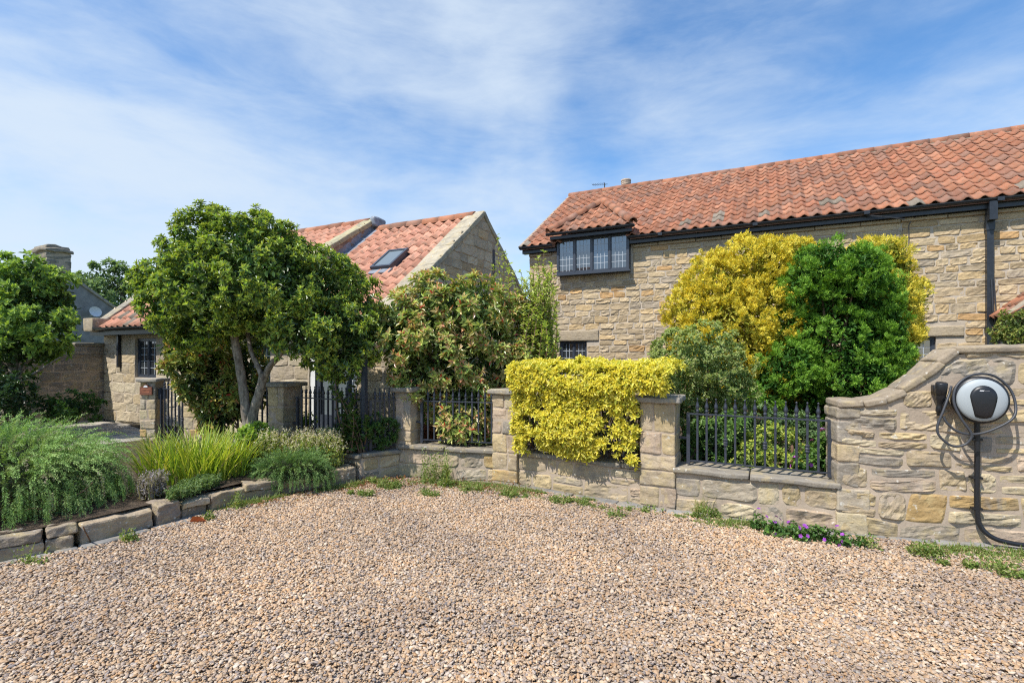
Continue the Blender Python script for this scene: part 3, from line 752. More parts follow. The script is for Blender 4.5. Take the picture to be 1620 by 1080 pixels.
# porch that stands before the house at the far right
porch = empty('porch', HF.w((9.98, -.95, 0)), ROT, label='small tiled porch with mortared verge behind the high wall at the right', cat='porch')
PW, PD, PE, PT = .62, .92, 2.33, .9
pb = MB(); pb.prism([(.0, 0), (2 * PW, 0), (2 * PW, PE - .05), (PW, PE + PW * PT - .07), (0, PE - .05)], .75, .9, (.3, .27, .22)); pb.build('wall', M['housestone'], porch)  # wall colour darkened to carry the shade under the porch roof
MB().prism([(-.02, PE - .02), (2 * PW + .02, PE - .02), (PW, PE + PW * PT - .10)], .03, .06).build('gable_shade', M['gutter'], porch)  # black sheet painting in the shade below the verge
MB().box(-.05, 2 * PW, .02, .10, PE - .10, PE - .02).build('beam', M['gutter'], porch)
MB().add([(-.1, 0, PE - .09), (PW, 0, PE + PW * PT), (2 * PW + .1, 0, PE - .09), (-.1, PD, PE - .09), (PW, PD, PE + PW * PT), (2 * PW + .1, PD, PE - .09)], [[(0, 1, 4, 3), (1, 2, 5, 4)]], (.4, .16, .09)).build('roof', M['tile'], porch)
sl_ = unit(np.array((1, 0, PT)))
emit('tile', 'tiles', tile_items(mat4((0, -1, 0), sl_, np.cross((0, -1, 0), sl_), (-.13, PD, PE - .10)), 4, 3, .27, g), porch, Frame(HF.w((9.98, -.95, 0)), ROT), M['tile'])
ridge_run(porch, (PW, -.08, PE + PW * PT + .0), (PW, PD, PE + PW * PT), g, 'ridge_tile', 1.25)
vm = MB(); vm.tube([(-.12, .0, PE - .07), (.2, -.01, PE + .2), (PW - .1, 0, PE + PW * PT - .08)], [.06, .075, .06], 7, (.33, .28, .22)); vm.build('verge_mortar', M['coping'], porch, True)

# ------------------------------------------------------------------ stone cottage on the left
g = np.random.default_rng(21)
CO = (-9.6, 11.9, 0); CF = Frame(CO, ROT)
cot = empty('stone_cottage', CO, ROT, label='low stone cottage with stepped pantile roofs, coped gables and a skylight', cat='cottage')
CE = 2.34; GX = 8.8; BX = 5.97; HS = 2.58; TA = .78; TB = .857
ops = [(1.29, 2.11, 1.03, 1.90), (6.75, 7.85, .03, 2.02), (5.2, 5.75, .9, 1.95)]
b = MB()
for c in cells(GX - .3, -.1, CE, ops): b.box(c[0], c[1], 0, .3, c[2], c[3])
b.build('wall', M['housemortar'], cot)
def turn(b):  # a prism drawn in (y, z) turned to face +x
    V = b.V[-1]; b.V[-1] = np.stack([V[:, 1], V[:, 0], V[:, 2]], -1); return b
b = MB(); b.prism([(0, -.1), (2 * HS, -.1), (2 * HS, CE), (HS, CE + HS * TA), (0, CE)], GX - .3, GX, (.95, .9, .82)); turn(b).build('gable_wall', M['mortar'], cot)
MX = 2.6; BE = 2.9; TM_ = .64                     # middle block stands taller than the two ends
b = MB(); b.prism([(0, CE - .2), (2 * HS, CE - .2), (2 * HS, BE), (HS, BE + HS * TM_), (0, BE)], BX - .25, BX); turn(b).build('gable_wall', M['mortar'], cot)
b = MB(); b.prism([(0, CE - .2), (2 * HS, CE - .2), (2 * HS, BE), (HS, BE + HS * TM_), (0, BE)], MX, MX + .25); turn(b).build('gable_wall', M['mortar'], cot)
MB().box(MX + .25, BX - .25, 0, .3, CE, BE).build('wall', M['housemortar'], cot)
b = MB(); b.prism([(0, -.1), (2 * HS, -.1), (2 * HS, CE), (HS, CE + HS * TB), (0, CE)], 0, .3); turn(b).build('gable_wall', M['mortar'], cot)
lint = [(1.15, 2.35, 1.90, 2.16), (6.5, 8.1, 2.02, 2.24), (5.1, 5.9, 1.95, 2.2)]
cs = courses(0, GX, .0, 2.24, ops + lint, g, (.17, .27), (.28, .55))
emit('stone', 'wall_stones', stone_items(cs, I4, g, .012, [(.50, .42, .30), (.46, .385, .275), (.52, .45, .33), (.44, .37, .28), (.5, .4, .26)], [1, 1, 1, 1, .6], ysc=(.4, .7)), cot, CF, M['housestone'], 150, lambda px, py: 290 < px < 460)
for i, (x0, x1, z0, z1) in enumerate(lint): slab('lintel', cot, (x0 + x1) / 2, .05, (z0 + z1) / 2, x1 - x0 - .02, .16, z1 - z0 - .01, (.42, .36, .26), 500 + i, 'housestone', amp=.004, mid=4)
gbm = mat4((0, 1, 0), (-1, 0, 0), (0, 0, 1), (GX, 0, 0))
slit = (2.95, 3.05, 3.05, 3.75)
cs = courses(0, 2 * HS, 0, CE + HS * TA - .1, [slit], g, (.15, .23), (.22, .5), lambda z: (0, 2 * HS) if z < CE else ((z - CE) / TA, 2 * HS - (z - CE) / TA))
GC = [(.50, .40, .285), (.45, .365, .265), (.54, .44, .31), (.50, .37, .225)]
emit('stone', 'gable_stones', stone_items(cs, gbm, g, .012, GC, [1, 1, 1, .6], ysc=(.4, .8)), cot, CF, M['housestone'], 120, lambda px, py: py > 450)
MB().box(GX + .001, GX + .004, slit[0], slit[1], slit[2], slit[3]).build('slit_shade', M['frame'], cot)  # thin dark sheet on the solid wall, painting the shade inside the slit
gbb = mat4((0, 1, 0), (-1, 0, 0), (0, 0, 1), (BX, 0, 0))
cs = courses(0, 2 * HS, CE, BE + HS * TM_ - .1, [], g, (.10, .15), (.18, .3), lambda z: (.05, 2 * HS - .05) if z < BE else ((z - BE) / TM_, 2 * HS - (z - BE) / TM_))
emit('stone', 'gable_stones', stone_items(cs, gbb, g, .008, [(.3, .2, .15), (.34, .25, .2), (.27, .2, .17), (.33, .3, .3)], [1, 1, 1, 1.2], ysc=(.2, .4)), cot, CF, M['housestone'], 80)
gbc = mat4((0, -1, 0), (1, 0, 0), (0, 0, 1), (0, 2 * HS, 0))
bb = MB()
for m, me, (V, F), c, sz in stone_items(courses(0, 2 * HS, 0, CE + HS * TB - .1, [], g, (.2, .29), (.3, .62), lambda z: (0, 2 * HS) if z < CE else ((z - CE) / TB, 2 * HS - (z - CE) / TB)), gbc, g, .012, GC, [1, 1, 1, .6]): bb.add(V @ m[:3, :3].T + m[:3, 3], F, c)
bb.build('gable_stones', M['housestone'], cot, True)['kind'] = 'stuff'
deck(cot, BX, GX - .30, -.2, CE - .2 * TA, HS, CE + HS * TA, 2 * HS + .2, CE - .2 * TA)
deck(cot, MX - .05, BX - .26, -.2, BE - .2 * TM_, HS, BE + HS * TM_, 2 * HS + .2, BE - .2 * TM_)
deck(cot, .28, MX - .06, -.2, CE - .2 * TB, HS, CE + HS * TB, 2 * HS + .2, CE - .2 * TB)
PC = [(.52, .26, .175), (.49, .235, .155), (.55, .285, .195), (.46, .22, .15)]
sky_c = (7.57, 1.2)
for x0, x1, tp, dirt, ez in ((BX + .02, GX - .30, TA, .0, CE), (MX - .05, BX - .27, TM_, .3, BE), (.30, MX - .06, TB, .14, CE)):
    a = math.atan(tp); ca, sa = math.cos(a), math.sin(a); ln = (HS + .24) / ca
    base = mat4((1, 0, 0), (0, ca, sa), (0, -sa, ca), (x0, -.25, ez - .25 * tp + .01))
    kp = lambda x, y: y < ln - .15 and not (tp == TA and abs(x0 + x - sky_c[0]) < .22 and abs(-.25 + (y + .18) * ca - sky_c[1]) < .27)
    emit('tile', 'roof_tiles', tile_items(base, int((x1 - x0) / .235), int(ln / .30) + 1, .30, g, kp, PC, .235, dirt=dirt), cot, CF, M['tile'], 150, lambda px, py: ((px - 405) / 185) ** 2 + ((py - 470) / 130) ** 2 < 1)
ridge_run(cot, (BX + .1, HS, CE + HS * TA), (GX - .2, HS, CE + HS * TA), g)
ridge_run(cot, (.2, HS, CE + HS * TB), (MX, HS, CE + HS * TB), g)
ridge_run(cot, (MX, HS, BE + HS * TM_), (BX - .15, HS, BE + HS * TM_), g)
def verge(parent, x, wd, tp, front=True, back=True, th=.10, seed=0, e0=-.28, col=(.36, .32, .245), lift=.05, CE=CE):
    for sgn in ([1] if front else []) + ([-1] if back else []):
        a = np.array((x, HS - sgn * (HS - e0), CE + e0 * tp + lift)); bq = np.array((x, HS + sgn * .02, CE + HS * tp + lift + .015)); d = bq - a; n = max(3, round(np.linalg.norm(d) / .75)); y = unit(d); xx = np.array((1., 0, 0)); z = np.cross(xx, y)
        if z[2] < 0: xx = -xx; z = -z
        for i in range(n):
            l = np.linalg.norm(d) / n; m = mat4(xx, y, z, a + d * (i + .5) / n)
            slab('coping_stone', parent, 0, 0, 0, wd, l - .008, th, tuple(np.array(col) * g.uniform(.85, 1.15)), seed + i + (50 if sgn < 0 else 0), 'coping', m)
verge(cot, GX - .17, .40, TA, seed=600)
verge(cot, BX - .12, .34, TM_, seed=640, col=(.34, .31, .2), CE=BE)
verge(cot, .14, .34, TB, seed=680, col=(.3, .27, .22))
slab('kneeler', cot, .12, -.2, CE - .12, .4, .36, .3, (.36, .3, .22), 699, 'coping')
# lead flashing where the lower roof meets the taller gable, and the saddle at the ridge
lf = MB(); off = .05
lf.add([(BX + .005, -.2, CE - .2 * TA + .10), (BX + .005, HS, CE + HS * TA + .10), (BX + .005, HS, CE + HS * TA + .26), (BX + .005, -.2, CE - .2 * TA + .20), (BX + .16, -.2, CE - .2 * TA + .075), (BX + .16, HS, CE + HS * TA + .075)], [[(0, 1, 2, 3), (0, 4, 5, 1)]])
lf.build('lead_flashing', M['leadsheet'], cot)
V, F = rough_box(.18, .34, .24, .06, .02, 7, 77, 3); sd = mk_mesh('lead_saddle', V, [F], M['leadsheet'], None, True); link('lead_saddle', sd, cot, (BX + .07, HS, CE + HS * TA + .16))
# skylight
a = math.atan(TA); ca, sa = math.cos(a), math.sin(a)
sm4 = mat4((1, 0, 0), (0, ca, sa), (0, -sa, ca), (sky_c[0], sky_c[1], CE + sky_c[1] * TA + .03))
fb = MB(); sw, shh = .24, .34
for x0, x1, y0, y1 in ((-sw, sw, -shh, -shh + .05), (-sw, sw, shh - .05, shh), (-sw, -sw + .05, -shh + .05, shh - .05), (sw - .05, sw, -shh + .05, shh - .05)): fb.box(x0, x1, y0, y1, -.03, .09)
sk = fb.build('skylight', M['frame'], cot); sk.matrix_local = Matrix(sm4.tolist())
MB().box(-sw + .05, sw - .05, -shh + .05, shh - .05, .06, .075).build('pane', M['skyglass'], sk)
MB().box(-sw - .03, sw + .03, -shh - .14, -shh - .001, .0, .03).build('flashing', M['leadsheet'], sk)
window(cot, 1.29, 2.11, 1.03, 1.90, 2, (2, 5), .06)
window(cot, 5.2, 5.75, .9, 1.95, 1, (3, 5), .06)
dr = MB(); dr.box(6.75, 6.87, .02, .14, .03, 2.02).box(7.73, 7.85, .02, .14, .03, 2.02).box(6.87, 7.73, .02, .14, 1.94, 2.02); dr.build('door_frame', M['white'], cot)
dd = MB()
for x0, x1 in ((6.87, 6.97), (7.25, 7.34), (7.63, 7.73)): dd.box(x0, x1, .05, .12, .03, 1.94)
dd.box(6.97, 7.25, .05, .12, .03, .5).box(7.34, 7.63, .05, .12, .03, .5).box(6.97, 7.25, .05, .12, 1.82, 1.94).box(7.34, 7.63, .05, .12, 1.82, 1.94)
do = dd.build('door', M['frame'], cot)
for x0, x1 in ((6.97, 7.25), (7.34, 7.63)): MB().box(x0, x1, .09, .10, .5, 1.82).build('pane', M['skyglass'], do)
MB().box(-.08, GX - .3, -.24, -.20, CE - .36, CE - .20).box(-.08, GX - .3, -.20, -.001, CE - .36, CE - .34).build('fascia', M['gutter'], cot)
gutter(cot, -.15, GX - .3, -.305, CE - .2).build('gutter', M['gutter'], cot)
MB().box(MX, BX - .05, -.24, -.20, BE - .34, BE - .17).box(MX, BX - .05, -.20, -.001, BE - .34, BE - .32).build('fascia', M['gutter'], cot)
gutter(cot, MX, BX - .05, -.305, BE - .17).build('gutter', M['gutter'], cot)
cpb = MB(); cpb.box(.68, .75, -.07, -.0, 1.25, CE - .3); cpb.build('downpipe', M['gutter'], cot)

# ------------------------------------------------------------------ dark boundary wall beside the cottage and the neighbour's house
def rubble_thing(name, A, B, H, label, cat, seed, hr, wr, cols, wts, th=.3, zmax=None, limit=300, group=None, proud=.010, gap=.020, warpk=.022, z0=-.02, split=.25, mort='mortar', amp=.0065, nxz=(12, 9), both=False):
    """wall from A to B (front face line), stones as parts on a mortar core"""
    g = np.random.default_rng(seed); A = np.array(A, float); B = np.array(B, float); d = B - A; ln = np.linalg.norm(d); ang = math.atan2(d[1], d[0])
    t = empty(name, (A[0], A[1], 0), ang, label=label, cat=cat, group=group)
    n1, n2 = SN(3.1, seed + 1), SN(3.4, seed + 2)
    def warp(X, Z):
        P = np.stack([X, Z, X * 0], -1); return X + warpk * n1(P * 1.), Z + warpk * n2(P)
    xs = np.linspace(0, ln, 25 if zmax is not None else 2); top = zmax(xs) if zmax is not None else np.full(len(xs), H)
    b = MB(); b.prism([(0, z0 - .06), (ln, z0 - .06)] + list(zip(xs[::-1], top[::-1] - .002)), 0, th)
    b.build('mortar', M[mort], t)
    cs = []
    for (x, z, w_, h) in courses(0, ln, z0, H, [], g, hr, wr):
        r = g.random()
        if r < split and h > .12 and w_ > .16: k = g.uniform(.38, .62); cs += [(x, z, w_, h * k), (x, z + h * k, w_, h * (1 - k))]
        elif r < split * 1.5 and w_ > .3: k = g.uniform(.35, .6); cs += [(x, z, w_ * k, h), (x + w_ * k, z, w_ * (1 - k), h)]
        else: cs.append((x, z, w_, h))
    p = np.array(wts) / sum(wts); n = 0
    for q, (x, z, w_, h) in enumerate(cs):
        if zmax is not None and z + .05 > float(zmax(np.array([x + w_ / 2]))[0]): continue
        gp = gap * g.uniform(.6, 1.7); prd = proud * g.uniform(.45, 1.35)
        clampx = lambda X, Z: (np.clip(warp(X, Z)[0], .004, ln - .004), np.clip(warp(X, Z)[1], z0 - .05, H - .004))
        V, F = face_stone(w_ - gp, h - gp, prd, .05, nxz[0], nxz[1], amp * g.uniform(.4, 1.5), g.uniform(.05, .3), seed * 977 + q, clampx, (x + w_ / 2, z + h / 2), (lambda X: zmax(X) - .004) if zmax is not None else None)
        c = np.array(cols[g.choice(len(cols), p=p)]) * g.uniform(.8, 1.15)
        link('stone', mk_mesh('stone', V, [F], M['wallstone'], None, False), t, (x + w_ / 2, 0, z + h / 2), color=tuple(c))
    return t, ln
WC = [(.45, .355, .235), (.41, .33, .23), (.48, .375, .22), (.37, .315, .24), (.47, .32, .145), (.50, .42, .285), (.31, .27, .22), (.44, .34, .25)]
WW = [3, 3, 2, 2, .9, 2, 1, 2]
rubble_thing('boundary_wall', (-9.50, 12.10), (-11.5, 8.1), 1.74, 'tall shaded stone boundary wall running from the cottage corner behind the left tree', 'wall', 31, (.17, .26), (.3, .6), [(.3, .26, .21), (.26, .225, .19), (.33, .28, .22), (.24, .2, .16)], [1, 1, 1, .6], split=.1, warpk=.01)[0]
bw = [o for o in COL.objects if o.name.startswith('boundary_wall')][0]
# that wall is built from the cottage outwards, so its front faces away; turn it round to face the garden
bw.rotation_euler = (0, 0, math.atan2(12.10 - 8.1, -9.50 + 11.5)); bw.location = (-11.5, 8.1, 0)
for k in range(6): slab('coping_stone', bw, .35 + k * .735, .15, 1.775, .69, .36, .075, (.27, .25, .2), 720 + k)

NO = (-19.7 - .894 * 6, 22 + .447 * 6, 0)
nb = empty('neighbour_house', (-19.7, 22, 0), ROT, label='grey gabled house with a stone chimney stack rising behind the left tree', cat='house')
b = MB(); b.prism([(-3, -.1), (3, -.1), (3, 3.0), (0, 5.2), (-3, 3.0)], -.3, 0); turn(b).build('gable_wall', M['render'], nb)
MB().box(-9, -.3, -3, -2.7, -.1, 3.0).box(-9, -.3, 2.7, 3, -.1, 3).build('wall', M['render'], nb)
deck(nb, -9, -.32, -3.2, 2.85, 0, 5.2, 3.2, 2.85, 'slate', .12, (.3, .27, .25))
def verge2(parent, x, e, zt, tp, wd):
    for sgn in (1, -1):
        a = np.array((x, -sgn * e, zt - e * tp)); bq = np.array((x, 0, zt)); d = bq - a; y = unit(d); xx = np.array((1., 0, 0)) * sgn; z = np.cross(xx, y)
        for i in range(4): slab('coping_stone', parent, 0, 0, 0, wd, np.linalg.norm(d) / 4 - .01, .12, (.3, .27, .23), 740 + i, 'coping', mat4(xx, y, z, a + d * (i + .5) / 4))
verge2(nb, -.12, 3.25, 5.28, .733, .4)
cw = MB(); cw.box(-1.30, -.02, -.42, .42, 4.6, 5.98); ch = cw.build('chimney', M['mortar'], nb)
for k, (z0, hh) in enumerate(((4.95, .34), (5.30, .34), (5.65, .30))):
    for j, (xa, xb) in enumerate(((-1.31, -.68), (-.67, -.01))): slab('stone', ch, (xa + xb) / 2, 0, z0 + hh / 2, xb - xa - .02, .88, hh - .02, tuple(np.array((.2, .18, .15)) * g.uniform(.7, 1.3)), 760 + k * 3 + j, 'coping', r=.03, amp=.015)
slab('cap', ch, -.66, 0, 6.06, 1.46, 1.0, .16, (.25, .22, .19), 770, 'coping', r=.04, amp=.03)
slab('cap', ch, -.66, 0, 6.2, 1.2, .8, .12, (.25, .23, .2), 771, 'coping', r=.04, amp=.03)
dm = MB(); Md = np.array(Matrix.Translation((.35, 1.15, 3.45)) @ Matrix.Rotation(R(75), 4, 'Y')); dm.lathe([(0.001, 0), (.10, .013), (.18, .04), (.24, .08)], 20, Md); dm.tube([(0, 1.15, 3.3), (.36, 1.15, 3.42)], .03, 6)
dm.build('satellite_dish', M['dish'], nb, True)

# ------------------------------------------------------------------ garden walls, pillars, railings
E = np.array((.894427, -.447214)); Bk = np.array((.447214, .894427))
def coping_run(t, ln, z, seed, th=.052, depth=.38, over=.045, col=(.235, .21, .175), lens=(.45, .8)):
    g = np.random.default_rng(seed); x = 0; k = 0
    while x < ln - .05:
        l = min(g.uniform(*lens), ln - x)
        if ln - x - l < .25: l = ln - x
        slab('coping_stone', t, x + l / 2, depth / 2 - over, z - th / 2 + g.uniform(-.004, .004), l - .012, depth, th, tuple(np.array(col) * g.uniform(.85, 1.2)), seed + k, 'coping', r=.016, amp=.006, mid=4)
        x += l; k += 1
P0, P1, P2, P3, P4, P5 = (-6.12, 8.62), (-5.02, 8.05), (-3.22, 7.18), (-1.36, 6.66), (-.02, 6.24), (1.545, 5.265)
C_ = np.array((-1.86, 6.24))
def low_wall(A, B, H, label, seed, hr=(.12, .2), wr=(.16, .42), cop=True, **k):
    t, ln = rubble_thing('low_wall', A, B, H - .055, label, 'garden wall', seed, hr, wr, WC, WW, group='low stretches of the garden wall', **k)
    coping_run(t, ln, H, seed + 50)
    return t
low_wall((-4.9, 7.86), (-3.36, 7.10), .30, 'low garden wall behind the strap leaved clump and the glossy tree trunks', 41)
low_wall((-3.38, 7.10), C_, .31, 'low garden wall under the spiked railing left of the dark corner post', 43)
low_wall(C_, (-1.43, 6.56), .32, 'short low return wall right of the dark corner post, partly in shade', 44)
low_wall((-1.46, 6.53), (-.14, 6.185), .385, 'low garden wall streaked with leaf shadows under the bronze leaved shrub', 45)
low_wall((.06, 6.085), (1.42, 5.185), .40, 'low garden wall with a coping under the bright yellow hedge', 46)
low_wall((1.62, 5.07), (2.88, 4.41), .425, 'low garden wall under the slate blue railing beside the high wall', 47)
# high wall with its swept coping
TOPX = np.array([0, .2, .354, .492, .627, .76, .848, .9, 3.2]); TOPZ = np.array([1.15, 1.152, 1.184, 1.272, 1.375, 1.513, 1.605, 1.622, 1.645])
R6 = R(-16); E6 = np.array((math.cos(R6), math.sin(R6))); B6 = np.array((-math.sin(R6), math.cos(R6)))
HA = np.array((2.84, 4.41)); HB = HA + E6 * 2.9
hw, hl = rubble_thing('high_wall', HA, HB, 1.60, 'high rubble stone wall with a swept curved coping carrying the car charger', 'garden wall', 61, (.13, .26), (.18, .5), WC, WW,
                      zmax=lambda X: np.interp(X, TOPX, TOPZ) - .06, split=.38, nxz=(13, 10), proud=.010, gap=.024, warpk=.03, amp=.008)
kn = [0, .2, .354, .49, .63, .75, .86, 1.35, 1.95, 2.45, 2.9]
for i, (a, c) in enumerate(zip(kn, kn[1:])):
    za, zc = np.interp(a, TOPX, TOPZ), np.interp(c, TOPX, TOPZ); d = np.array((c - a, 0, zc - za)); x = unit(d); y = np.array((0, 1., 0)); z = np.cross(x, y)
    slab('coping_stone', hw, 0, 0, 0, np.linalg.norm(d) + (-.004 if i > 5 else .012), .34, .062, tuple(np.array((.30, .245, .18)) * g.uniform(.85, 1.15)), 800 + i, 'coping', mat4(x, y, z, np.array(((a + c) / 2, .14, (za + zc) / 2 - .034)) + z * .001 * i), .02, .008, 4)

gq = np.random.default_rng(62); z = -.02; k = 0
while z < 1.05:
    h = min(gq.uniform(.14, .24), 1.085 - z); ww = gq.uniform(.14, .27); V, F = rough_box(ww, .335, h - .014, .014, .006, 11, 1300 + k, 6)
    cl_q = np.array(WC[gq.choice(len(WC), p=np.array(WW) / sum(WW))]) * gq.uniform(.85, 1.15)
    link('stone', mk_mesh('stone', V, [F], M['wallstone'], None, False), hw, (ww / 2 - .010, .155, z + h / 2), color=tuple(cl_q)); z += h; k += 1

def pillar(P, w_, H, ang, label, seed, d_=None, cap=(.29, .265, .225)):
    g = np.random.default_rng(seed); d_ = d_ or w_
    t = empty('stone_pillar', (P[0], P[1], 0), ang, label=label, cat='pillar', group='stone pillars of the garden wall')
    k = .012; MB().box(-w_ / 2 + k, w_ / 2 - k, -d_ / 2 + k, d_ / 2 - k, -.05, H - .06).build('mortar', M['mortar'], t)
    z = 0; q = 0
    while z < H - .1:
        h = min(g.uniform(.13, .23), H - .06 - z)
        if H - .06 - z - h < .09: h = H - .06 - z
        r = g.random(); sp = [(-.5, .5)] if r < .35 else [(-.5, g.uniform(-.15, .15))]
        if len(sp) == 1 and sp[0][1] < .5: sp.append((sp[0][1], .5))
        for (a, c) in sp:
            ww = (c - a) * w_ - .012
            V, F = rough_box(ww, d_ - g.uniform(0, .012), h - .012, .014, .0065, 11, seed * 31 + q, 6); q += 1
            cl = np.array(WC[g.choice(len(WC), p=np.array(WW) / sum(WW))]) * g.uniform(.85, 1.15)
            link('stone', mk_mesh('stone', V, [F], M['wallstone'], None, False), t, ((a + c) / 2 * w_, 0, z + h / 2), color=tuple(cl))
        z += h
    slab('cap', t, 0, 0, H - .03, w_ + .09, d_ + .09, .06, cap, seed + 9, 'coping', r=.018, amp=.007, mid=5)
    return t
pillar(P0, .27, 1.14, 0, 'gate pillar carrying the brown house plaque', 71)
pillar(P1, .27, 1.12, 0, 'pale gate pillar half hidden behind the strap leaved clump and reddish shrub', 72)
pillar(P2, .33, 1.15, ROT, 'stone pillar right behind the forked grey trunk', 73)
pillar(P3, .26, 1.12, ROT, 'shaded stone pillar between two black railings below the bronze leaved shrub', 74)
pillar(P4, .35, 1.12, math.atan2(-.62, 1.2), 'stone pillar at the left end of the yellow hedge', 75, .33)
pillar(P5, .36, 1.12, ROT, 'stone pillar at the right end of the yellow hedge', 76, .36)

def bar_mesh(zb, zt, ztop, r=.011, knob=False):
    b = MB(); b.box(-r, r, -r, r, zb, zt + .012)
    if knob:
        zc = zb + (zt - zb) * .42
        b.lathe([(r, zc - .04), (.021, zc - .03), (.021, zc - .02), (.016, zc - .012), (.024, zc), (.016, zc + .012), (.021, zc + .02), (.021, zc + .03), (r, zc + .04)], 8)
    me = b.build('bar', M['iron']); m = me.data; bpy.data.objects.remove(me)
    f = MB(); h = ztop - zt
    f.lathe([(.012, zt + .012), (.018, zt + .02), (.018, zt + .028), (.012, zt + .035), (.013, zt + .05), (.0215, zt + .065), (.016, zt + .085), (.004, zt + h - .02), (.009, zt + h - .014), (.009, zt + h - .006), (.001, zt + h)], 8)
    fo = f.build('finial', M['iron'], smooth=True); fm = fo.data; bpy.data.objects.remove(fo)
    return m, fm
BM = {}
def railing(A, B, zb, zt, n, label, name='railing', cat='railing', knobs=3, rb=.0095):
    A = np.array(A, float); B = np.array(B, float); d = B - A; ln = np.linalg.norm(d); t = empty(name, (A[0], A[1], 0), math.atan2(d[1], d[0]), label=label, cat=cat, group='wrought iron railings' if cat == 'railing' else None)
    MB().box(0, ln, -.014, .014, zt - .014, zt).build('top_rail', M['iron'], t); MB().box(0, ln, -.014, .014, zb, zb + .012).build('bottom_rail', M['iron'], t)
    for x in (0, ln): MB().box(x - .016, x + .016, -.0165, .0165, zb - .03, zt + .003).build('end_post', M['iron'], t)
    for xx in (-.04, ln + .04): MB().box(xx - .05, xx + .05, -.012, .012, zb + .22, zb + .245).build('bracket', M['iron'], t)
    for i in range(1, n + 1):
        k = (zb, zt, knobs and i % knobs == 0)
        if k not in BM: BM[k] = bar_mesh(zb + .012, zt, zt + .155, rb, k[2])
        o = link('bar', BM[k][0], t, (ln * i / (n + 1), 0, 0)); link('finial', BM[k][1], o)
    return t
inn = lambda P, k=.11: np.array(P) + Bk * k
railing(inn((1.74, 5.03)), inn((2.82, 4.47)), .47, .955, 13, 'slate blue spiked railing between the yellow hedge pillar and the high wall', knobs=4)
railing(inn((.20, 5.99)), inn((1.32, 5.25)), .45, .95, 13, 'spiked railing buried inside the bright yellow hedge', knobs=4)
railing(inn((-1.22, 6.48)), inn((-.22, 6.21)), .435, .95, 11, 'black spiked railing behind the hanging bronze leaves', knobs=0)
railing(inn((-3.02, 6.93), .10), inn((-1.88, 6.28), .10), .36, .96, 14, 'black spiked railing left of the tall corner post, climber growing through it', knobs=0)
railing((-1.80, 6.42), (-1.44, 6.66), .36, .96, 6, 'short black spiked railing right of the tall corner post', knobs=0)
railing(inn((-4.86, 7.88), .1), inn((-3.4, 7.15), .1), .35, .96, 14, 'black railing behind the grey tree trunks', knobs=0)
po = MB(); po.box(-.028, .028, -.028, .028, .28, 1.50).lathe([(.028, 1.50), (.04, 1.51), (.04, 1.53), (.02, 1.55), (.03, 1.58), (.001, 1.62)], 12)
tag(po.build('corner_post', M['iron'], None, False, loc=(-1.85, 6.34, 0), rot=(0, 0, ROT)), 'tall dark square iron post at the corner of the low wall', 'post')
gt = railing((-5.93, 8.55), (-5.17, 8.12), .10, .98, 7, 'black iron garden gate between the two pale gate pillars', 'garden_gate', 'gate', 2)
# plaque and letter box on the gate pillar
pl = empty('house_plaque', (P0[0] - .01, P0[1] - .142, .0), 0, label='brown arched house plaque with a white emblem on the gate pillar', cat='plaque')
pb = MB(); arc = [(.045 * math.cos(t), 1.0 + .045 * math.sin(t)) for t in np.linspace(0, PI, 9)]
pb.prism([(-.10, .87), (.10, .87), (.10, 1.0)] + arc + [(-.10, 1.0)], -.018, .004); pb.build('plate', M['plaque'], pl)
arc = [(.034 * math.cos(t), .995 + .034 * math.sin(t)) for t in np.linspace(0, PI, 9)]
MB().prism(arc, -.022, -.0182).build('emblem', M['white'], pl)
lb = MB()
for z, hw_ in ((.965, .07), (.94, .08), (.915, .06)): lb.box(-hw_, hw_, -.0205, -.0182, z - .004, z + .004)
lb.build('faint_lettering', M['terracotta'], pl)
bx = MB(); bx.box(-.045, .045, -.13, .0, -.09, .07).prism([(-.055, .07), (.055, .07), (.055, .08), (-.055, .085)], -.145, .0).box(-.03, .03, -.1315, -.13, .02, .035)
tag(bx.build('letter_box', M['iron'], None, loc=(P0[0] + .135, P0[1] - .02, .88), rot=(0, 0, R(90))), 'small black box fixed to the shaded side of the gate pillar', 'box')

# stone edging slabs along the foot of the wall
def edging(pts, wd, seed, name='flagstone_edging'):
    t = empty(name, (0, 0, 0), kind='structure'); g = np.random.default_rng(seed); pts = [np.array(p, float) for p in pts]; k = 0
    for a, c in zip(pts, pts[1:]):
        d = c - a; ln = np.linalg.norm(d); u = d / ln; x = 0
        while x < ln - .04:
            l = min(g.uniform(.3, .75), ln - x); m = mat4((u[0], u[1], 0), (-u[1], u[0], 0), (0, 0, 1), (*(a + u * (x + l / 2)), -.008 + g.uniform(-.006, .006)))
            slab('slab', t, 0, 0, 0, l - .012, wd * g.uniform(.85, 1.1), .05, tuple(np.array((.235, .23, .225)) * g.uniform(.8, 1.2)), seed + k, 'slate', m, .012, .006, 3); x += l; k += 1
    return t
edging([(-.15, 6.03), (1.5, 4.96), (2.78, 4.32), tuple(HB - B6 * .09)], .17, 900)
edging([(-4.6, 3.12), (-3.80, 3.68), (-3.44, 4.02), (-3.18, 4.48), (-2.72, 5.28)], .15, 940, 'bed_edging')

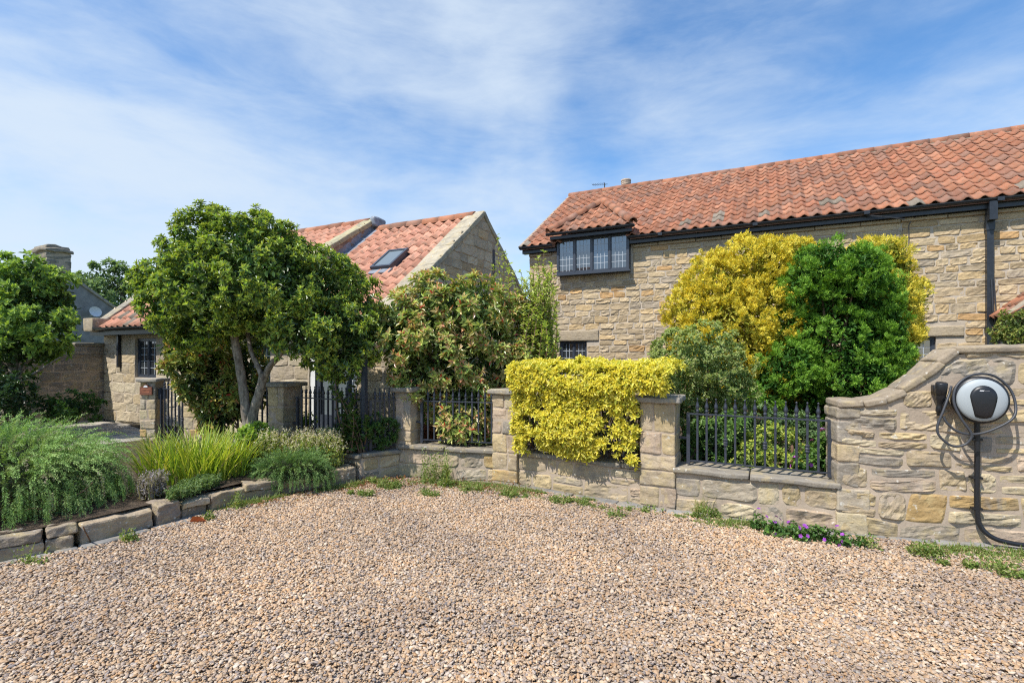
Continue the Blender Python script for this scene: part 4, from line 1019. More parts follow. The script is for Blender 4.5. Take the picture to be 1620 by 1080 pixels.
# low border of the planting bed
bo = empty('bed_border', (-3.2, 4.5, 0), label='low dry stone border holding the planting bed at the left', cat='border wall')
g = np.random.default_rng(51)
pts = [np.array(p, float) for p in [(-5.4, 2.72), (-4.6, 3.25), (-3.90, 3.80), (-3.55, 4.12), (-3.29, 4.58), (-2.86, 5.36), (-2.20, 5.92), (-1.95, 6.16)]]
k = 0
for q, (a, c) in enumerate(zip(pts, pts[1:])):
    d = c - a; ln = np.linalg.norm(d); u = d / ln; x = 0
    while x < ln - .05:
        big = (q == 3); l = min(.46 if big and x == 0 else g.uniform(.2, .40), ln - x)
        if ln - x - l < .14: l = ln - x
        h0 = g.uniform(.17, .215); lay = [(0, h0)] if (big or g.random() < .3) else [(0, h0 * .6), (h0 * .6, h0 * .38)]
        for z, h in lay:
            an = math.atan2(u[1], u[0]) + g.normal() * .05; o = g.uniform(-.02, .02); x2 = g.uniform(-.02, .02) if z else 0
            m = mat4((math.cos(an), math.sin(an), 0), (-math.sin(an), math.cos(an), 0), (0, 0, 1), (*(a + u * (x + l / 2 + x2) - np.array((-3.2, 4.5))), z + h / 2 - .01))
            V, F = rough_box(l - .015, g.uniform(.2, .27), h - .006, .016 if not z else .010, .011, 10, 5200 + k, 8); me = mk_mesh('stone', V, [F], M['border'], None, False)
            place('stone', me, bo, m @ mat4((1, 0, 0), (0, 1, 0), (0, 0, 1), (0, o, 0)), tuple(np.array([(.36, .285, .20), (.30, .245, .185), (.40, .33, .24), (.27, .22, .175)][g.integers(4)]) * g.uniform(.85, 1.15))); k += 1
        x += l

# ------------------------------------------------------------------ car charger on the high wall
HWF = Frame((HA[0], HA[1], 0), R6)
chx, chz = .977, 1.186
ch = empty('car_charger', HWF.w((chx, -.02, chz)), ROT, label='round silver and black car charging unit mounted on the high stone wall', cat='car charger'); ch.scale = (.89, 1, .95)
My = np.array(Matrix.Rotation(R(90), 4, 'X'))          # lathe axis z -> -y
def face(Mx): return Mx
b = MB(); b.lathe([(.001, -.01), (.15, -.01), (.165, .0), (.165, .045), (.185, .05), (.197, .065), (.197, .125), (.190, .14), (.17, .145)], 48, My); b.build('housing', M['plastic'], ch, True)
fc = MB(); pr_ = [(.178, .138), (.176, .147)] + [(.176 * math.cos(t), .147 + .042 * math.sin(t)) for t in np.linspace(.15, PI / 2, 9)]; pr_[-1] = (.0005, .189)
fc.lathe(pr_, 48, My); fc.build('cover', M['silver'], ch, True)
def dome_y(x, z): r = math.hypot(x, z) / .176; return -(.147 + .042 * math.sqrt(max(0, 1 - min(1, r) ** 2)))
oval = [(.092 * math.cos(t), .030 + .094 * math.sin(t)) for t in np.linspace(0, PI, 22)]
oval += [(-.092 + .036 * q ** 1.25, .030 - .165 * q) for q in np.linspace(.12, .94, 8)] + [(-.05, -.138), (-.025, -.147), (0, -.149), (.025, -.147), (.05, -.138)]
oval += [(.092 - .036 * q ** 1.25, .030 - .165 * q) for q in np.linspace(.94, .12, 8)]
bp = MB(); rings = []
for k in (1., .8, .55, .28, .001):
    rings.append([(x * k, dome_y(x * k, -.02 + (z + .02) * k) - .0035 - (.002 if k < 1 else 0), -.02 + (z + .02) * k) for x, z in oval])
rings.insert(0, [(x, y + .006, z) for x, y, z in rings[0]])
V = np.array(rings).reshape(-1, 3); n = len(oval); i = np.arange(len(rings) - 1)[:, None] * n; j = np.arange(n)[None]
bp.add(V, np.stack([i + j, i + (j + 1) % n, i + n + (j + 1) % n, i + n + j], -1).reshape(-1, 4)); bp.build('front_panel', M['plastic'], ch, True)
lg = MB(); yz = lambda x, z: dome_y(x, z) - .0068
for k in range(4):
    x0 = -.030 + k * .0075; q = [(x0, .078), (x0 + .0055, .078), (x0 + .0105, .086), (x0 + .005, .086)]
    lg.add([(x, yz(x, z), z) for x, z in q], [[(0, 1, 2, 3)]])
lg.build('logo_mark', M['print'], ch)
lg = MB()
for k in range(5):
    x0 = .004 + k * .007; q = [(x0, .0785), (x0 + .0045, .0785), (x0 + .0052, .0835), (x0 + .0007, .0835)]; lg.add([(x, yz(x, z), z) for x, z in q], [[(0, 1, 2, 3)]])
lg.build('logo_lettering', M['greyp'], ch)
# holster, plug, cable
px_, pz_ = .71, 1.235
hp = MB(); Mh = np.array(Matrix.Translation((0, -.075, .0)) @ Matrix.Rotation(R(12), 4, 'X'))
hp.lathe([(.001, .075), (.036, .075), (.040, .07), (.040, -.015), (.036, -.02), (.03, -.02)], 20, Mh); hp.box(-.03, .03, -.05, .012, -.02, .05)
tag(hp.build('plug_holster', M['plastic'], None, True, loc=tuple(HWF.w((px_, -.02, pz_ + .01))), rot=(0, 0, R6)), 'black plug holster fixed to the wall left of the round charger', 'holster')
pg = MB(); pg.lathe([(.033, .0), (.034, -.03), (.030, -.05), (.020, -.085), (.019, -.11), (.022, -.115), (.022, -.155), (.014, -.165), (.010, -.19)], 16, np.array(Matrix.Rotation(R(14), 4, 'X')))
pg.tube([(.012, .0, -.02), (.026, -.02, -.05), (.012, .012, -.10)], .008, 6)
tag(pg.build('charging_plug', M['plastic'], None, True, loc=tuple(HWF.w((px_ + .002, -.095, pz_ - .005))), rot=(0, 0, R6)), 'black charging plug with a slim grip hanging in its holster', 'plug')
def spline(pts, n=12):
    P = np.array(pts, float); P = np.vstack([2 * P[0] - P[1], P, 2 * P[-1] - P[-2]]); out = []
    for i in range(1, len(P) - 2):
        for t in np.linspace(0, 1, n, endpoint=False):
            a, b_, c, d = P[i - 1:i + 3]; out.append(.5 * (2 * b_ + (c - a) * t + (2 * a - 5 * b_ + 4 * c - d) * t * t + (3 * b_ - a - 3 * c + d) * t ** 3))
    out.append(P[-2]); return np.array(out)
def wp(l): return [HWF.w(p) for p in l]
cb = MB()
X0 = chx
loop = [(px_ - .004, -.14, pz_ - .19), (px_ + .02, -.145, pz_ - .24), (px_ + .09, -.15, pz_ - .305), (px_ + .20, -.16, pz_ - .318), (px_ + .32, -.17, pz_ - .27), (X0 + .17, -.17, chz - .13), (X0 + .205, -.13, chz - .02), (X0 + .18, -.10, chz + .10), (X0 + .08, -.09, chz + .195), (X0 - .06, -.10, chz + .195), (X0 - .17, -.12, chz + .11), (X0 - .20, -.14, chz - .02),
        (X0 - .16, -.16, chz - .15), (X0 - .105, -.17, chz - .25), (X0 - .10, -.17, chz - .30), (X0 - .14, -.165, chz - .355), (X0 - .22, -.16, chz - .37), (X0 - .30, -.155, chz - .30), (X0 - .315, -.15, chz - .22), (X0 - .27, -.14, chz - .09), (X0 - .22, -.11, chz + .03), (X0 - .18, -.06, chz + .10)]
cb.tube(wp(spline(loop, 8)), .0095, 8)
tag(cb.build('charging_cable', M['rubber'], None, True), 'dark charging cable looped round the round charger and over to the plug', 'cable')
cc = MB(); cc.tube(wp(spline([(X0 + .0, -.05, chz - .16), (X0 + .0, -.05, .7), (X0 + .0, -.048, .30), (X0 + .02, -.055, .16), (X0 + .09, -.08, .085), (X0 + .20, -.10, .06), (X0 + .32, -.11, .055)], 6)), .019, 10)
for z in (.86, .55, .28): cc.box(X0 * 0 - .03, .03, -.02, .03, -.01, .01) if False else None
co = cc.build('supply_conduit', M['plastic'], None, True); tag(co, 'black supply conduit running down the high wall from the charger to the ground', 'conduit')
for z in (.86, .55, .30):
    q = MB(); q.box(-.034, .034, -.03, .03, -.009, .009); q.build('clip', M['plastic'], co, False, loc=tuple(HWF.w((X0, -.03, z))), rot=(0, 0, R6))
en = MB(); en.tube(wp(spline([(X0 + .30, -.12, .055), (X0 + .36, -.17, .075), (X0 + .46, -.21, .10), (X0 + .60, -.19, .10), (X0 + .8, -.15, .08)], 5)), .034, 12)
en.tube(wp(spline([(X0 + .36, -.17, .085), (X0 + .35, -.22, .06), (X0 + .33, -.255, .01)], 4)), [.034, .034, .033, .031, .03, .028, .026, .022, .018][:9], 12)
po_ = en.build('coiled_hose', M['plastic'], None, True); tag(po_, 'black hose end lying on the flagstones at the foot of the high wall', 'hose')
q = MB(); q.tube(wp(spline([(X0 + .40, -.215, .14), (X0 + .44, -.255, .09), (X0 + .52, -.24, .06)], 5)), .006, 6); q.build('cord', M['bluetie'], po_, True)

# ------------------------------------------------------------------ trees, shrubs and plants
def cf(base, v=.22, hue=.12): return lambda n, g: vary(base, n, g, v, hue)
def pf(cols, wts, v=.2): return lambda n, g: palette(cols, wts, n, g, v)
def merge(name, parts, mat, parent, **k): return foliage(name, parts, M[mat], parent, **k)
def localise(o, t):
    """keep world vertices but hang the mesh on its thing"""
    o.parent = t; o.matrix_parent_inverse = Matrix.Translation(-Vector(t.location)); return o

# --- round headed glossy tree with forked trunk
g = np.random.default_rng(101)
bt = empty('evergreen_tree', (-3.22, 6.36, .15), label='round headed glossy evergreen tree with a forked grey trunk in the planting bed', cat='tree')
D0 = 6.35
LB = [(345, 402, 66, 6.6), (395, 405, 64, 6.2), (278, 440, 54, 6.5), (272, 485, 42, 6.2), (338, 455, 70, 6.0), (425, 450, 74, 6.0), (495, 455, 62, 6.4), (548, 468, 46, 6.7), (545, 525, 52, 6.4), (482, 525, 52, 6.1), (410, 520, 42, 6.9),
      (572, 540, 26, 6.5), (310, 505, 40, 6.3), (553, 572, 28, 6.5), (400, 440, 76, 7.1), (480, 480, 70, 7.1), (320, 450, 66, 7.1), (455, 402, 42, 6.3), (300, 395, 34, 6.5), (508, 570, 26, 6.3), (350, 500, 40, 7.0)]
lo_ = lobes_px(LB, D0, .3, g)
cl = clumps(lo_, 210, (.09, .16), g, (.84, 1.0), -.95)
P, D = shoots(cl, 14, g, .55)
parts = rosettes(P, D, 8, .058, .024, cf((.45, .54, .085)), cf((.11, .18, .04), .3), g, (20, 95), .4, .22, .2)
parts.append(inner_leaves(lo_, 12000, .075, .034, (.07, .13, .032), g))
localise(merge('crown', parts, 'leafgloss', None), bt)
tb = MB()
def limb(b, pts, r0, r1, n=9):
    s = spline(pts, 6); b.tube(s, np.linspace(r0, r1, len(s)) * (1 + .06 * np.sin(np.arange(len(s)) * 1.7)), n)
a0 = W(393, 735, 6.36); fk = W(393, 676, 6.36)
limb(tb, [a0, W(391, 705, 6.36), fk], .085, .075)
limb(tb, [W(393, 690, 6.36), W(388, 640, 6.34), W(381, 590, 6.32), W(372, 540, 6.3), W(368, 500, 6.3), W(362, 440, 6.4)], .062, .038)
limb(tb, [W(393, 690, 6.36), W(402, 650, 6.3), W(412, 615, 6.26), W(418, 590, 6.24)], .062, .05)
limb(tb, [W(416, 600, 6.25), W(428, 578, 6.2), W(443, 560, 6.15), W(460, 520, 6.2)], .042, .028)
limb(tb, [W(416, 598, 6.25), W(406, 575, 6.28), W(397, 555, 6.3), W(388, 510, 6.4)], .034, .022)
limb(tb, [W(443, 560, 6.15), W(480, 535, 6.2), W(530, 505, 6.4)], .026, .012)
limb(tb, [W(368, 505, 6.3), W(330, 470, 6.4), W(290, 440, 6.5)], .03, .012)
localise(tb.build('trunk', M['bark'], None, True), bt)

# --- reddish photinia behind it, by the gate
g = np.random.default_rng(102)
def broad_shrub(name, loc, label, lob, d, per, rs, nper, k, Ln, Wd, young, old, mat, g, inner=(2000, (.06, .1, .03)), cat='shrub', up=.4, th=(25, 90), dd=.3, stems=6, group=None, base=None, zlo=-1.1, shell=(.78, 1.02), nperx=1.):
    t = empty(name, loc, label=label, cat=cat, group=group)
    lo = lobes_px(lob, d, dd, g); cl = clumps(lo, per, rs, g, shell, zlo); P, D = shoots(cl, nper * nperx, g, up)
    pr = rosettes(P, D, k, Ln, Wd, young, old, g, th); 
    if inner[0]: pr.append(inner_leaves(lo, inner[0], Ln, Wd * 1.1, inner[1], g))
    localise(merge('foliage', pr, mat, None), t)
    if stems:
        b = MB(); base = np.array(base if base is not None else loc)
        for i in range(stems):
            c, r = lo[g.integers(len(lo))]; s = base + g.normal(size=3) * (.07, .07, 0); mid = (s + c) / 2 + g.normal(size=3) * .08
            limb(b, [s, mid, c], .022, .007, 6)
        localise(b.build('stems', M['twig'], None, True), t)
    return t
broad_shrub('photinia_shrub', (-3.95, 7.75, 0), 'reddish tipped shrub hanging over the black railing beside the garden gate',
            [(292, 572, 28), (325, 565, 44), (370, 585, 40), (322, 610, 26), (352, 622, 36), (350, 662, 22), (270, 550, 18), (388, 620, 28)], 7.55, 190, (.11, .18), 9, 7, .10, .036,
            pf([(.52, .45, .13), (.52, .26, .12), (.32, .38, .09), (.45, .06, .05)], [3, 2, 4, .4]), pf([(.13, .19, .045), (.22, .27, .065)], [3, 1]), 'leafgloss', g, (2500, (.05, .085, .025)))
# --- big bronze photinia
g = np.random.default_rng(103)
LP = [(645, 508, 44), (690, 482, 46), (745, 490, 52), (798, 515, 46), (832, 530, 24), (640, 545, 42), (690, 555, 62), (760, 560, 65), (808, 575, 40), (665, 600, 42), (735, 620, 46), (775, 630, 34), (735, 665, 34, 6.75), (765, 680, 26, 6.7), (752, 642, 32, 6.7), (772, 655, 26, 6.68), (712, 655, 24, 6.75), (625, 515, 26), (700, 625, 36)]
broad_shrub('photinia_shrub', (-.55, 7.05, .1), 'large bronze and green shrub with few red shoots, left of the yellow hedge',
            LP, 6.95, 190, (.11, .19), 9, 8, .088, .031, pf([(.72, .54, .30), (.70, .34, .22), (.54, .58, .17), (.66, .07, .06), (.50, .60, .16)], [3.4, 3.0, 3.6, .45, 2.5]), pf([(.20, .29, .07), (.33, .39, .10), (.44, .38, .16)], [3, 2, 1.4]), 'leafgloss', g, (6500, (.12, .18, .05)), base=(-.55, 7.05, .2), stems=9, up=.75, nperx=1.25)
# --- loose pale shrub with tall wands beside the house corner
g = np.random.default_rng(104)
def wand_shrub(name, loc, label, wands, d, nl, Ln, Wd, cols, g, extra=None, mat='leaf', cat='shrub'):
    t = empty(name, loc, label=label, cat=cat); sb = MB(); pr = []
    for (bx_, by_, tx, ty) in wands:
        a = W(bx_, by_, d + g.uniform(-.25, .25)); c = W(tx, ty, d + g.uniform(-.3, .3)); m = (a + c) / 2 + g.normal(size=3) * .07
        s = spline([a, m, c], 8); sb.tube(s, np.linspace(.010, .003, len(s)), 5)
        i = g.integers(0, len(s) - 1, nl); f = g.uniform(0, 1, (nl, 1)); P = s[i] * (1 - f) + s[i + 1] * f; T = unit(s[i + 1] - s[i])
        rad = unit(np.cross(T, rand_dirs(nl, g))); A = unit(T * .6 + rad + np.array((0, 0, .1))); ln = Ln * g.uniform(.6, 1.25, nl)
        pr.append(leaves(P, A, unit(T - rad * .6 + rand_dirs(nl, g) * .3), ln, ln * Wd / Ln, cols(nl, g), .2, .15))
    if extra: pr += extra
    localise(merge('foliage', pr, mat, None), t); localise(sb.build('stems', M['twig'], None, True), t); return t
wl = [(g.uniform(815, 872), 600, g.uniform(822, 882), g.uniform(425, 540)) for _ in range(95)] + [(g.uniform(790, 822), 560, x, y) for x, y in ((786, 372), (795, 400), (806, 415), (780, 420), (800, 395), (790, 440), (812, 430))] + [(858, 560, 850, 405), (862, 560, 860, 398), (840, 560, 845, 420), (868, 560, 872, 415), (850, 560, 838, 430)]
wand_shrub('wand_shrub', (.3, 6.95, .3), 'loose pale green shrub with tall thin wands at the corner of the stone house', wl, 6.95, 95, .056, .026, pf([(.45, .53, .15), (.32, .42, .10), (.54, .58, .22)], [3, 3, 2]), g)

# --- yellow hedge clipped over the wall
g = np.random.default_rng(105)
hd = empty('choisya_hedge', (.75, 5.75, .3), label='bright yellow flat topped hedge spilling over the low wall between two stone pillars', cat='hedge')
hA = np.array((.04, 6.08)); hB = np.array((1.42, 5.20)); hu = unit(hB - hA); hn = np.array((hu[1], -hu[0])); hl_ = np.linalg.norm(hB - hA)
sp = []
def hp(s, o, z): return np.array((*(hA + hu * s + hn * o), z))
n1 = SN(5, 9); gg = np.random.default_rng(77); GAPS = [(gg.uniform(.2, 1.5), gg.uniform(.48, 1.18) - .1 * (k % 2), gg.uniform(.03, .11)) for k in range(26)]
for _ in range(440):                                         # front face, thinner low down so dark gaps show
    s, z = g.uniform(.10, hl_ - .13), g.uniform(.44, 1.40); o = .12 + .07 * n1(np.array((s, z, 0))) + (.06 if z > 1.15 else 0)
    if z < 1.15 and any(((s - a_) / r_) ** 2 + ((z - c_) / (r_ * .75)) ** 2 + n1(np.array((s * 6, z * 6, 2.))) * .5 < 1 for a_, c_, r_ in GAPS): continue
    sp.append((hp(s, o, z), (hn[0], hn[1], .45)))
for _ in range(300):                                         # flat top
    s, o = g.uniform(.05, hl_ + .17), g.uniform(-.75, .13); sp.append((hp(s, o, 1.395 + .03 * n1(np.array((s * 2, o * 2, 1)))), (hn[0] * .15, hn[1] * .15, 1)))
for _ in range(120):                                         # the shoulder over the right pillar
    s, z = g.uniform(hl_ - .10, hl_ + .17), g.uniform(1.2, 1.38); sp.append((hp(s, g.uniform(.05, .18) , z), (hn[0], hn[1], .3)))
for _ in range(60):
    s, z = g.uniform(.02, .12), g.uniform(1.2, 1.38); sp.append((hp(s, g.uniform(.02, .12), z), (hn[0], hn[1], .3)))
cl = [(np.array(p), g.uniform(.055, .095), unit(np.array(d))) for p, d in sp]
P, D = shoots(cl, 10, g, .25, (.3, 1.1))
pr = rosettes(P, D, 6, .050, .020, pf([(.86, .74, .11), (.88, .79, .24), (.74, .66, .09)], [3, 2, 2], .10), pf([(.55, .50, .06), (.40, .42, .06)], [2, 1.2]), g, (30, 88), .4, .2, .15)
q = 2600; PP = np.array([hp(g.uniform(-.05, hl_ + .1), g.uniform(-.6, .0), g.uniform(.5, 1.36)) for _ in range(q)]); pr.append(leaves(PP, rand_dirs(q, g), rand_dirs(q, g), .06, .024, palette([(.26, .32, .06), (.16, .22, .05), (.45, .42, .07), (.3, .2, .1)], [2, 2, 1, .4], q, g)))
localise(merge('foliage', pr, 'leaf', None), hd)
b = MB()
for _ in range(46):
    s = g.uniform(.1, hl_ - .1); a = hp(s, g.uniform(-.4, -.1), .35); c = hp(s + g.uniform(-.3, .3), g.uniform(-.2, .1), g.uniform(.8, 1.35)); limb(b, [a, (a + c) / 2 + g.normal(size=3) * .05, c], .009, .004, 5)
localise(b.build('stems', M['twig'], None, True), hd)

# --- small leaved grey green shrub
g = np.random.default_rng(106)
LE = [(1075, 570, 45), (1120, 560, 48), (1150, 590, 42), (1090, 610, 45), (1130, 630, 42), (1060, 600, 32), (1105, 660, 36), (1165, 620, 28), (1075, 650, 26)]
broad_shrub('small_leaved_shrub', (2.2, 6.3, .3), 'dense small leaved grey green shrub between the yellow hedge and the dark green conifer', LE, 6.3, 420, (.06, .11), 10, 7, .034, .019, pf([(.42, .46, .17), (.48, .38, .2), (.38, .47, .15)], [4, 1, 3]), pf([(.23, .31, .10), (.28, .33, .13)], [3, 2]), 'leaf', g, (5000, (.11, .17, .05)))

# --- clipped conifers
def conifer(name, loc, label, lob, d, per, rs, nper, tip, basec, g, Ln, Wd, dd=.3, group=None, fan=66, k=8, inner=None, flat=.5, up=.35):
    t = empty(name, loc, label=label, cat='conifer', group=group); lo = lobes_px(lob, d, dd, g); cl = clumps(lo, per, rs, g, (.84, 1.0), -.8); P, D = shoots(cl, nper, g, up, (.6, 1.08))
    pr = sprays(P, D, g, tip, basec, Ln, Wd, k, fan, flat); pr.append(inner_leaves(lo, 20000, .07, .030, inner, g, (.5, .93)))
    localise(merge('foliage', pr, 'needle', None), t)
    b = MB(); base = np.array(loc)
    for c, r in lo[:7]: limb(b, [base + g.normal(size=3) * (.05, .05, 0), (base + c) / 2 + g.normal(size=3) * .06, c], .035, .012, 6)
    localise(b.build('trunk', M['twig'], None, True), t); return t
g = np.random.default_rng(107)
conifer('golden_conifer', (3.6, 7.9, .3), 'large golden yellow clipped conifer dome left of the dark green conifer', [(1108, 500, 54), (1135, 462, 60), (1190, 436, 62), (1250, 430, 52), (1098, 545, 42), (1150, 535, 74), (1205, 510, 84), (1255, 490, 76), (1190, 590, 66), (1240, 560, 60), (1190, 412, 26), (1225, 402, 24), (1262, 398, 20), (1130, 590, 50), (1225, 620, 50)], 7.9, 520, (.055, .10), 17,
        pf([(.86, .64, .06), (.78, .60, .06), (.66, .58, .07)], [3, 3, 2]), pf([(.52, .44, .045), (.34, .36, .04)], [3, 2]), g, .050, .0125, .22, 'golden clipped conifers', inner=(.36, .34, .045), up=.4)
conifer('golden_conifer', (5.7, 7.7, .3), 'golden feathery conifer showing behind the right side of the dark green one', [(1385, 425, 46), (1415, 470, 42), (1418, 515, 34), (1408, 570, 28), (1390, 480, 50), (1400, 540, 44), (1398, 600, 24), (1370, 415, 32), (1405, 405, 22)], 7.7, 300, (.07, .12), 16,
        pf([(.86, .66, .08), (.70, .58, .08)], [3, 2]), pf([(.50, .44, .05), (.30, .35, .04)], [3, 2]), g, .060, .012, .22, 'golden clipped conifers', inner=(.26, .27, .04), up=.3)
g = np.random.default_rng(108)
LG = [(1378, 425, 32), (1398, 458, 28), (1292, 418, 34), (1272, 458, 36), (1315, 425, 44), (1355, 432, 44), (1285, 470, 42), (1335, 480, 60), (1385, 475, 36), (1265, 530, 44), (1320, 545, 66), (1375, 535, 48), (1400, 560, 38), (1245, 585, 44), (1295, 600, 56), (1350, 605, 60), (1392, 605, 36), (1212, 622, 34), (1275, 640, 44), (1320, 640, 44), (1410, 515, 24)]
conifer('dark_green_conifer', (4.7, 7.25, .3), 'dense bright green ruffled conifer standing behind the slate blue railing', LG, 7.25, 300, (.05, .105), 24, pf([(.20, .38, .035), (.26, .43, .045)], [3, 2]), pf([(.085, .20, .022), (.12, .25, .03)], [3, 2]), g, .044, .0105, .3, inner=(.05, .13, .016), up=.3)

# --- bed behind the slate blue railing
g = np.random.default_rng(109)
broad_shrub('variegated_shrub', (2.65, 5.3, .35), 'low yellow green shrub behind the middle of the slate blue railing', [(1200, 715, 26), (1225, 700, 28), (1250, 715, 26), (1175, 735, 20), (1265, 735, 20), (1235, 740, 24), (1210, 745, 20)], 5.35, 700, (.05, .08), 9, 6, .036, .02, pf([(.58, .58, .12), (.40, .48, .09)], [3, 2]), pf([(.2, .3, .06), (.3, .38, .08)], [1, 1]), 'leaf', g, (900, (.12, .18, .04)), dd=.12)
broad_shrub('dark_leaved_shrub', (1.95, 5.6, .35), 'low mid green leafy plant behind the left end of the slate blue railing', [(1105, 700, 24), (1130, 690, 28), (1155, 705, 26), (1120, 725, 24), (1150, 735, 22), (1180, 690, 24), (1165, 670, 20), (1095, 730, 18)], 5.6, 600, (.05, .09), 8, 6, .05, .026, pf([(.2, .32, .08), (.28, .36, .1)], [3, 1]), pf([(.07, .15, .035), (.1, .2, .05)], [2, 1]), 'leaf', g, (900, (.05, .1, .03)), dd=.15)
broad_shrub('grey_leaved_shrub', (2.75, 5.7, .35), 'soft grey green perennials behind the slate blue railing below the conifer', [(1210, 670, 22), (1240, 672, 24), (1270, 680, 22), (1290, 695, 20), (1190, 680, 20)], 5.75, 600, (.05, .09), 8, 6, .045, .016, pf([(.25, .33, .17), (.2, .3, .12)], [1, 1]), pf([(.12, .2, .08)], [1]), 'leaf', g, (700, (.08, .13, .05)), dd=.12)
def flower_plant(name, loc, label, lob, d, g, ncol, nfl, cat='flower', Ln=.04, Wd=.03, young=(.2, .32, .07), old=(.09, .18, .04), fl=None, per=600, dd=.1, fs=.022, inner=600):
    t = empty(name, loc, label=label, cat=cat); lo = lobes_px(lob, d, dd, g) if fl is None else fl
    cl = clumps(lo, per, (.04, .07), g, (.6, 1.0), -.4); P, D = shoots(cl, 7, g, .5); pr = rosettes(P, D, 5, Ln, Wd, cf(young), cf(old), g, (35, 90)); pr.append(inner_leaves(lo, inner, Ln, Wd, old, g, (.2, .9)))
    localise(merge('foliage', pr, 'leaf', None), t)
    i = g.integers(0, len(P), nfl); FP = P[i] + np.array((0, 0, .03)) + D[i] * .03; fp = []
    for q in range(5):
        a = q * 2 * PI / 5 + g.uniform(0, 6, nfl) * 0; X = unit(np.cross(D[i], rand_dirs(nfl, np.random.default_rng(4)))); Y = np.cross(D[i], X)
        fp.append(leaves(FP, X * math.cos(q * 1.2566) + Y * math.sin(q * 1.2566) + D[i] * .25, D[i], fs, fs * .95, vary(ncol, nfl, g, .2, .1), .1, .1))
    localise(merge('flowers', fp, 'leaf', None), t); return t
flower_plant('geranium', (3.2, 5.15, .35), 'purple flowered cranesbill behind the right end of the slate blue railing', [(1285, 715, 22), (1305, 730, 20), (1275, 745, 16), (1310, 750, 14), (1300, 700, 16)], 5.1, g, (.42, .09, .48), 34)

# --- climber through the left railing
g = np.random.default_rng(110)
wl = [(g.uniform(535, 580), 715, g.uniform(515, 585), g.uniform(590, 670)) for _ in range(26)]
wand_shrub('climbing_plant', (-2.0, 6.45, .3), 'dark leafy climber growing up through the black railing by the corner post', wl, 6.45, 26, .075, .048, pf([(.085, .15, .035), (.14, .21, .05), (.06, .11, .03)], [3, 1, 2]), g)
g = np.random.default_rng(111)
broad_shrub('fern_clump', (-2.05, 6.4, .3), 'low ferny green growth at the foot of the black railing by the corner post', [(520, 692, 18), (545, 695, 20), (570, 690, 20), (600, 690, 18), (615, 680, 14), (590, 672, 16)], 6.5, 900, (.05, .08), 8, 6, .045, .018, pf([(.12, .22, .045)], [1]), pf([(.06, .12, .03)], [1]), 'leaf', g, (500, (.05, .1, .025)), dd=.08, cat='fern', stems=0)

# --- left tree with pale branches and the dark shrub below it
g = np.random.default_rng(112)
LT = [(18, 465, 44), (58, 455, 40), (92, 480, 30), (36, 508, 50), (80, 512, 36), (0, 520, 48), (-45, 480, 58), (22, 556, 38), (60, 550, 30), (-50, 550, 56), (52, 430, 20), (88, 452, 22), (14, 437, 26), (100, 510, 20)]
lt = broad_shrub('lilac_tree', (-8.7, 9.1, 0), 'bushy mid green tree with pale branching stems in front of the shaded boundary wall', LT, 9.1, 75, (.14, .24), 9, 7, .095, .050, pf([(.40, .52, .11), (.31, .44, .09)], [2, 2]), pf([(.18, .29, .065), (.13, .22, .055)], [2, 2]), 'leaf', g, (4500, (.06, .11, .03)), 'tree', base=(-8.95, 9.1, 0), stems=0)
b = MB(); bs = W(18, 640, 9.0)
limb(b, [bs + (0, 0, -.5), bs, W(22, 600, 9.0), W(10, 560, 9.0), W(0, 520, 9.1)], .07, .03); limb(b, [W(22, 605, 9.0), W(40, 575, 9.0), W(70, 545, 9.0)], .05, .02); limb(b, [W(22, 600, 9.0), W(28, 560, 9.0), W(35, 500, 9.1)], .04, .015); limb(b, [W(20, 610, 9.0), W(55, 590, 8.95), W(95, 565, 8.9)], .035, .014); limb(b, [W(14, 590, 9), W(-10, 560, 9), W(-40, 520, 9)], .04, .016)
localise(b.build('trunk', M['bark'], None, True), lt)
g = np.random.default_rng(113)
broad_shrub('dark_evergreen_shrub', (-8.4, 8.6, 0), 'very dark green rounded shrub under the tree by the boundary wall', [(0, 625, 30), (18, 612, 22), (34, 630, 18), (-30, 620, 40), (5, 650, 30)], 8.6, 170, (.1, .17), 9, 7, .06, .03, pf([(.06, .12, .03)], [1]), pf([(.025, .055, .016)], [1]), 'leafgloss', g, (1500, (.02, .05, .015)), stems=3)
g = np.random.default_rng(114)
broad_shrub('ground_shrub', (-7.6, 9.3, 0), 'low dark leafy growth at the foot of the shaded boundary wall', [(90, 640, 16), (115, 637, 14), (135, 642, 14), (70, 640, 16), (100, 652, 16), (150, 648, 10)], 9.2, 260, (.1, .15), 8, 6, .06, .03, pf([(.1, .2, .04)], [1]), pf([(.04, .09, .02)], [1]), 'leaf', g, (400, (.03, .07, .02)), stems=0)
# --- far tree between the gables
g = np.random.default_rng(115)
ft = broad_shrub('distant_tree', (-27.5, 36, 0), 'distant rounded tree seen over the roofs between chimney and cottage', [(140, 450, 24), (165, 440, 26), (190, 448, 24), (212, 455, 20), (125, 460, 20), (155, 470, 30), (195, 475, 30), (225, 480, 30)], 36, 7, (.35, .6), 26, 5, .22, .12, pf([(.26, .36, .16)], [1]), pf([(.14, .21, .10), (.18, .26, .12)], [1, 1]), 'leaf', g, (2500, (.11, .17, .08)), 'tree', stems=0, dd=1.)
b = MB(); limb(b, [np.array((-27.5, 36, -.1)), np.array((-27.6, 36, 3)), np.array((-27.8, 36, 6))], .3, .12); localise(b.build('trunk', M['bark'], None, True), ft)

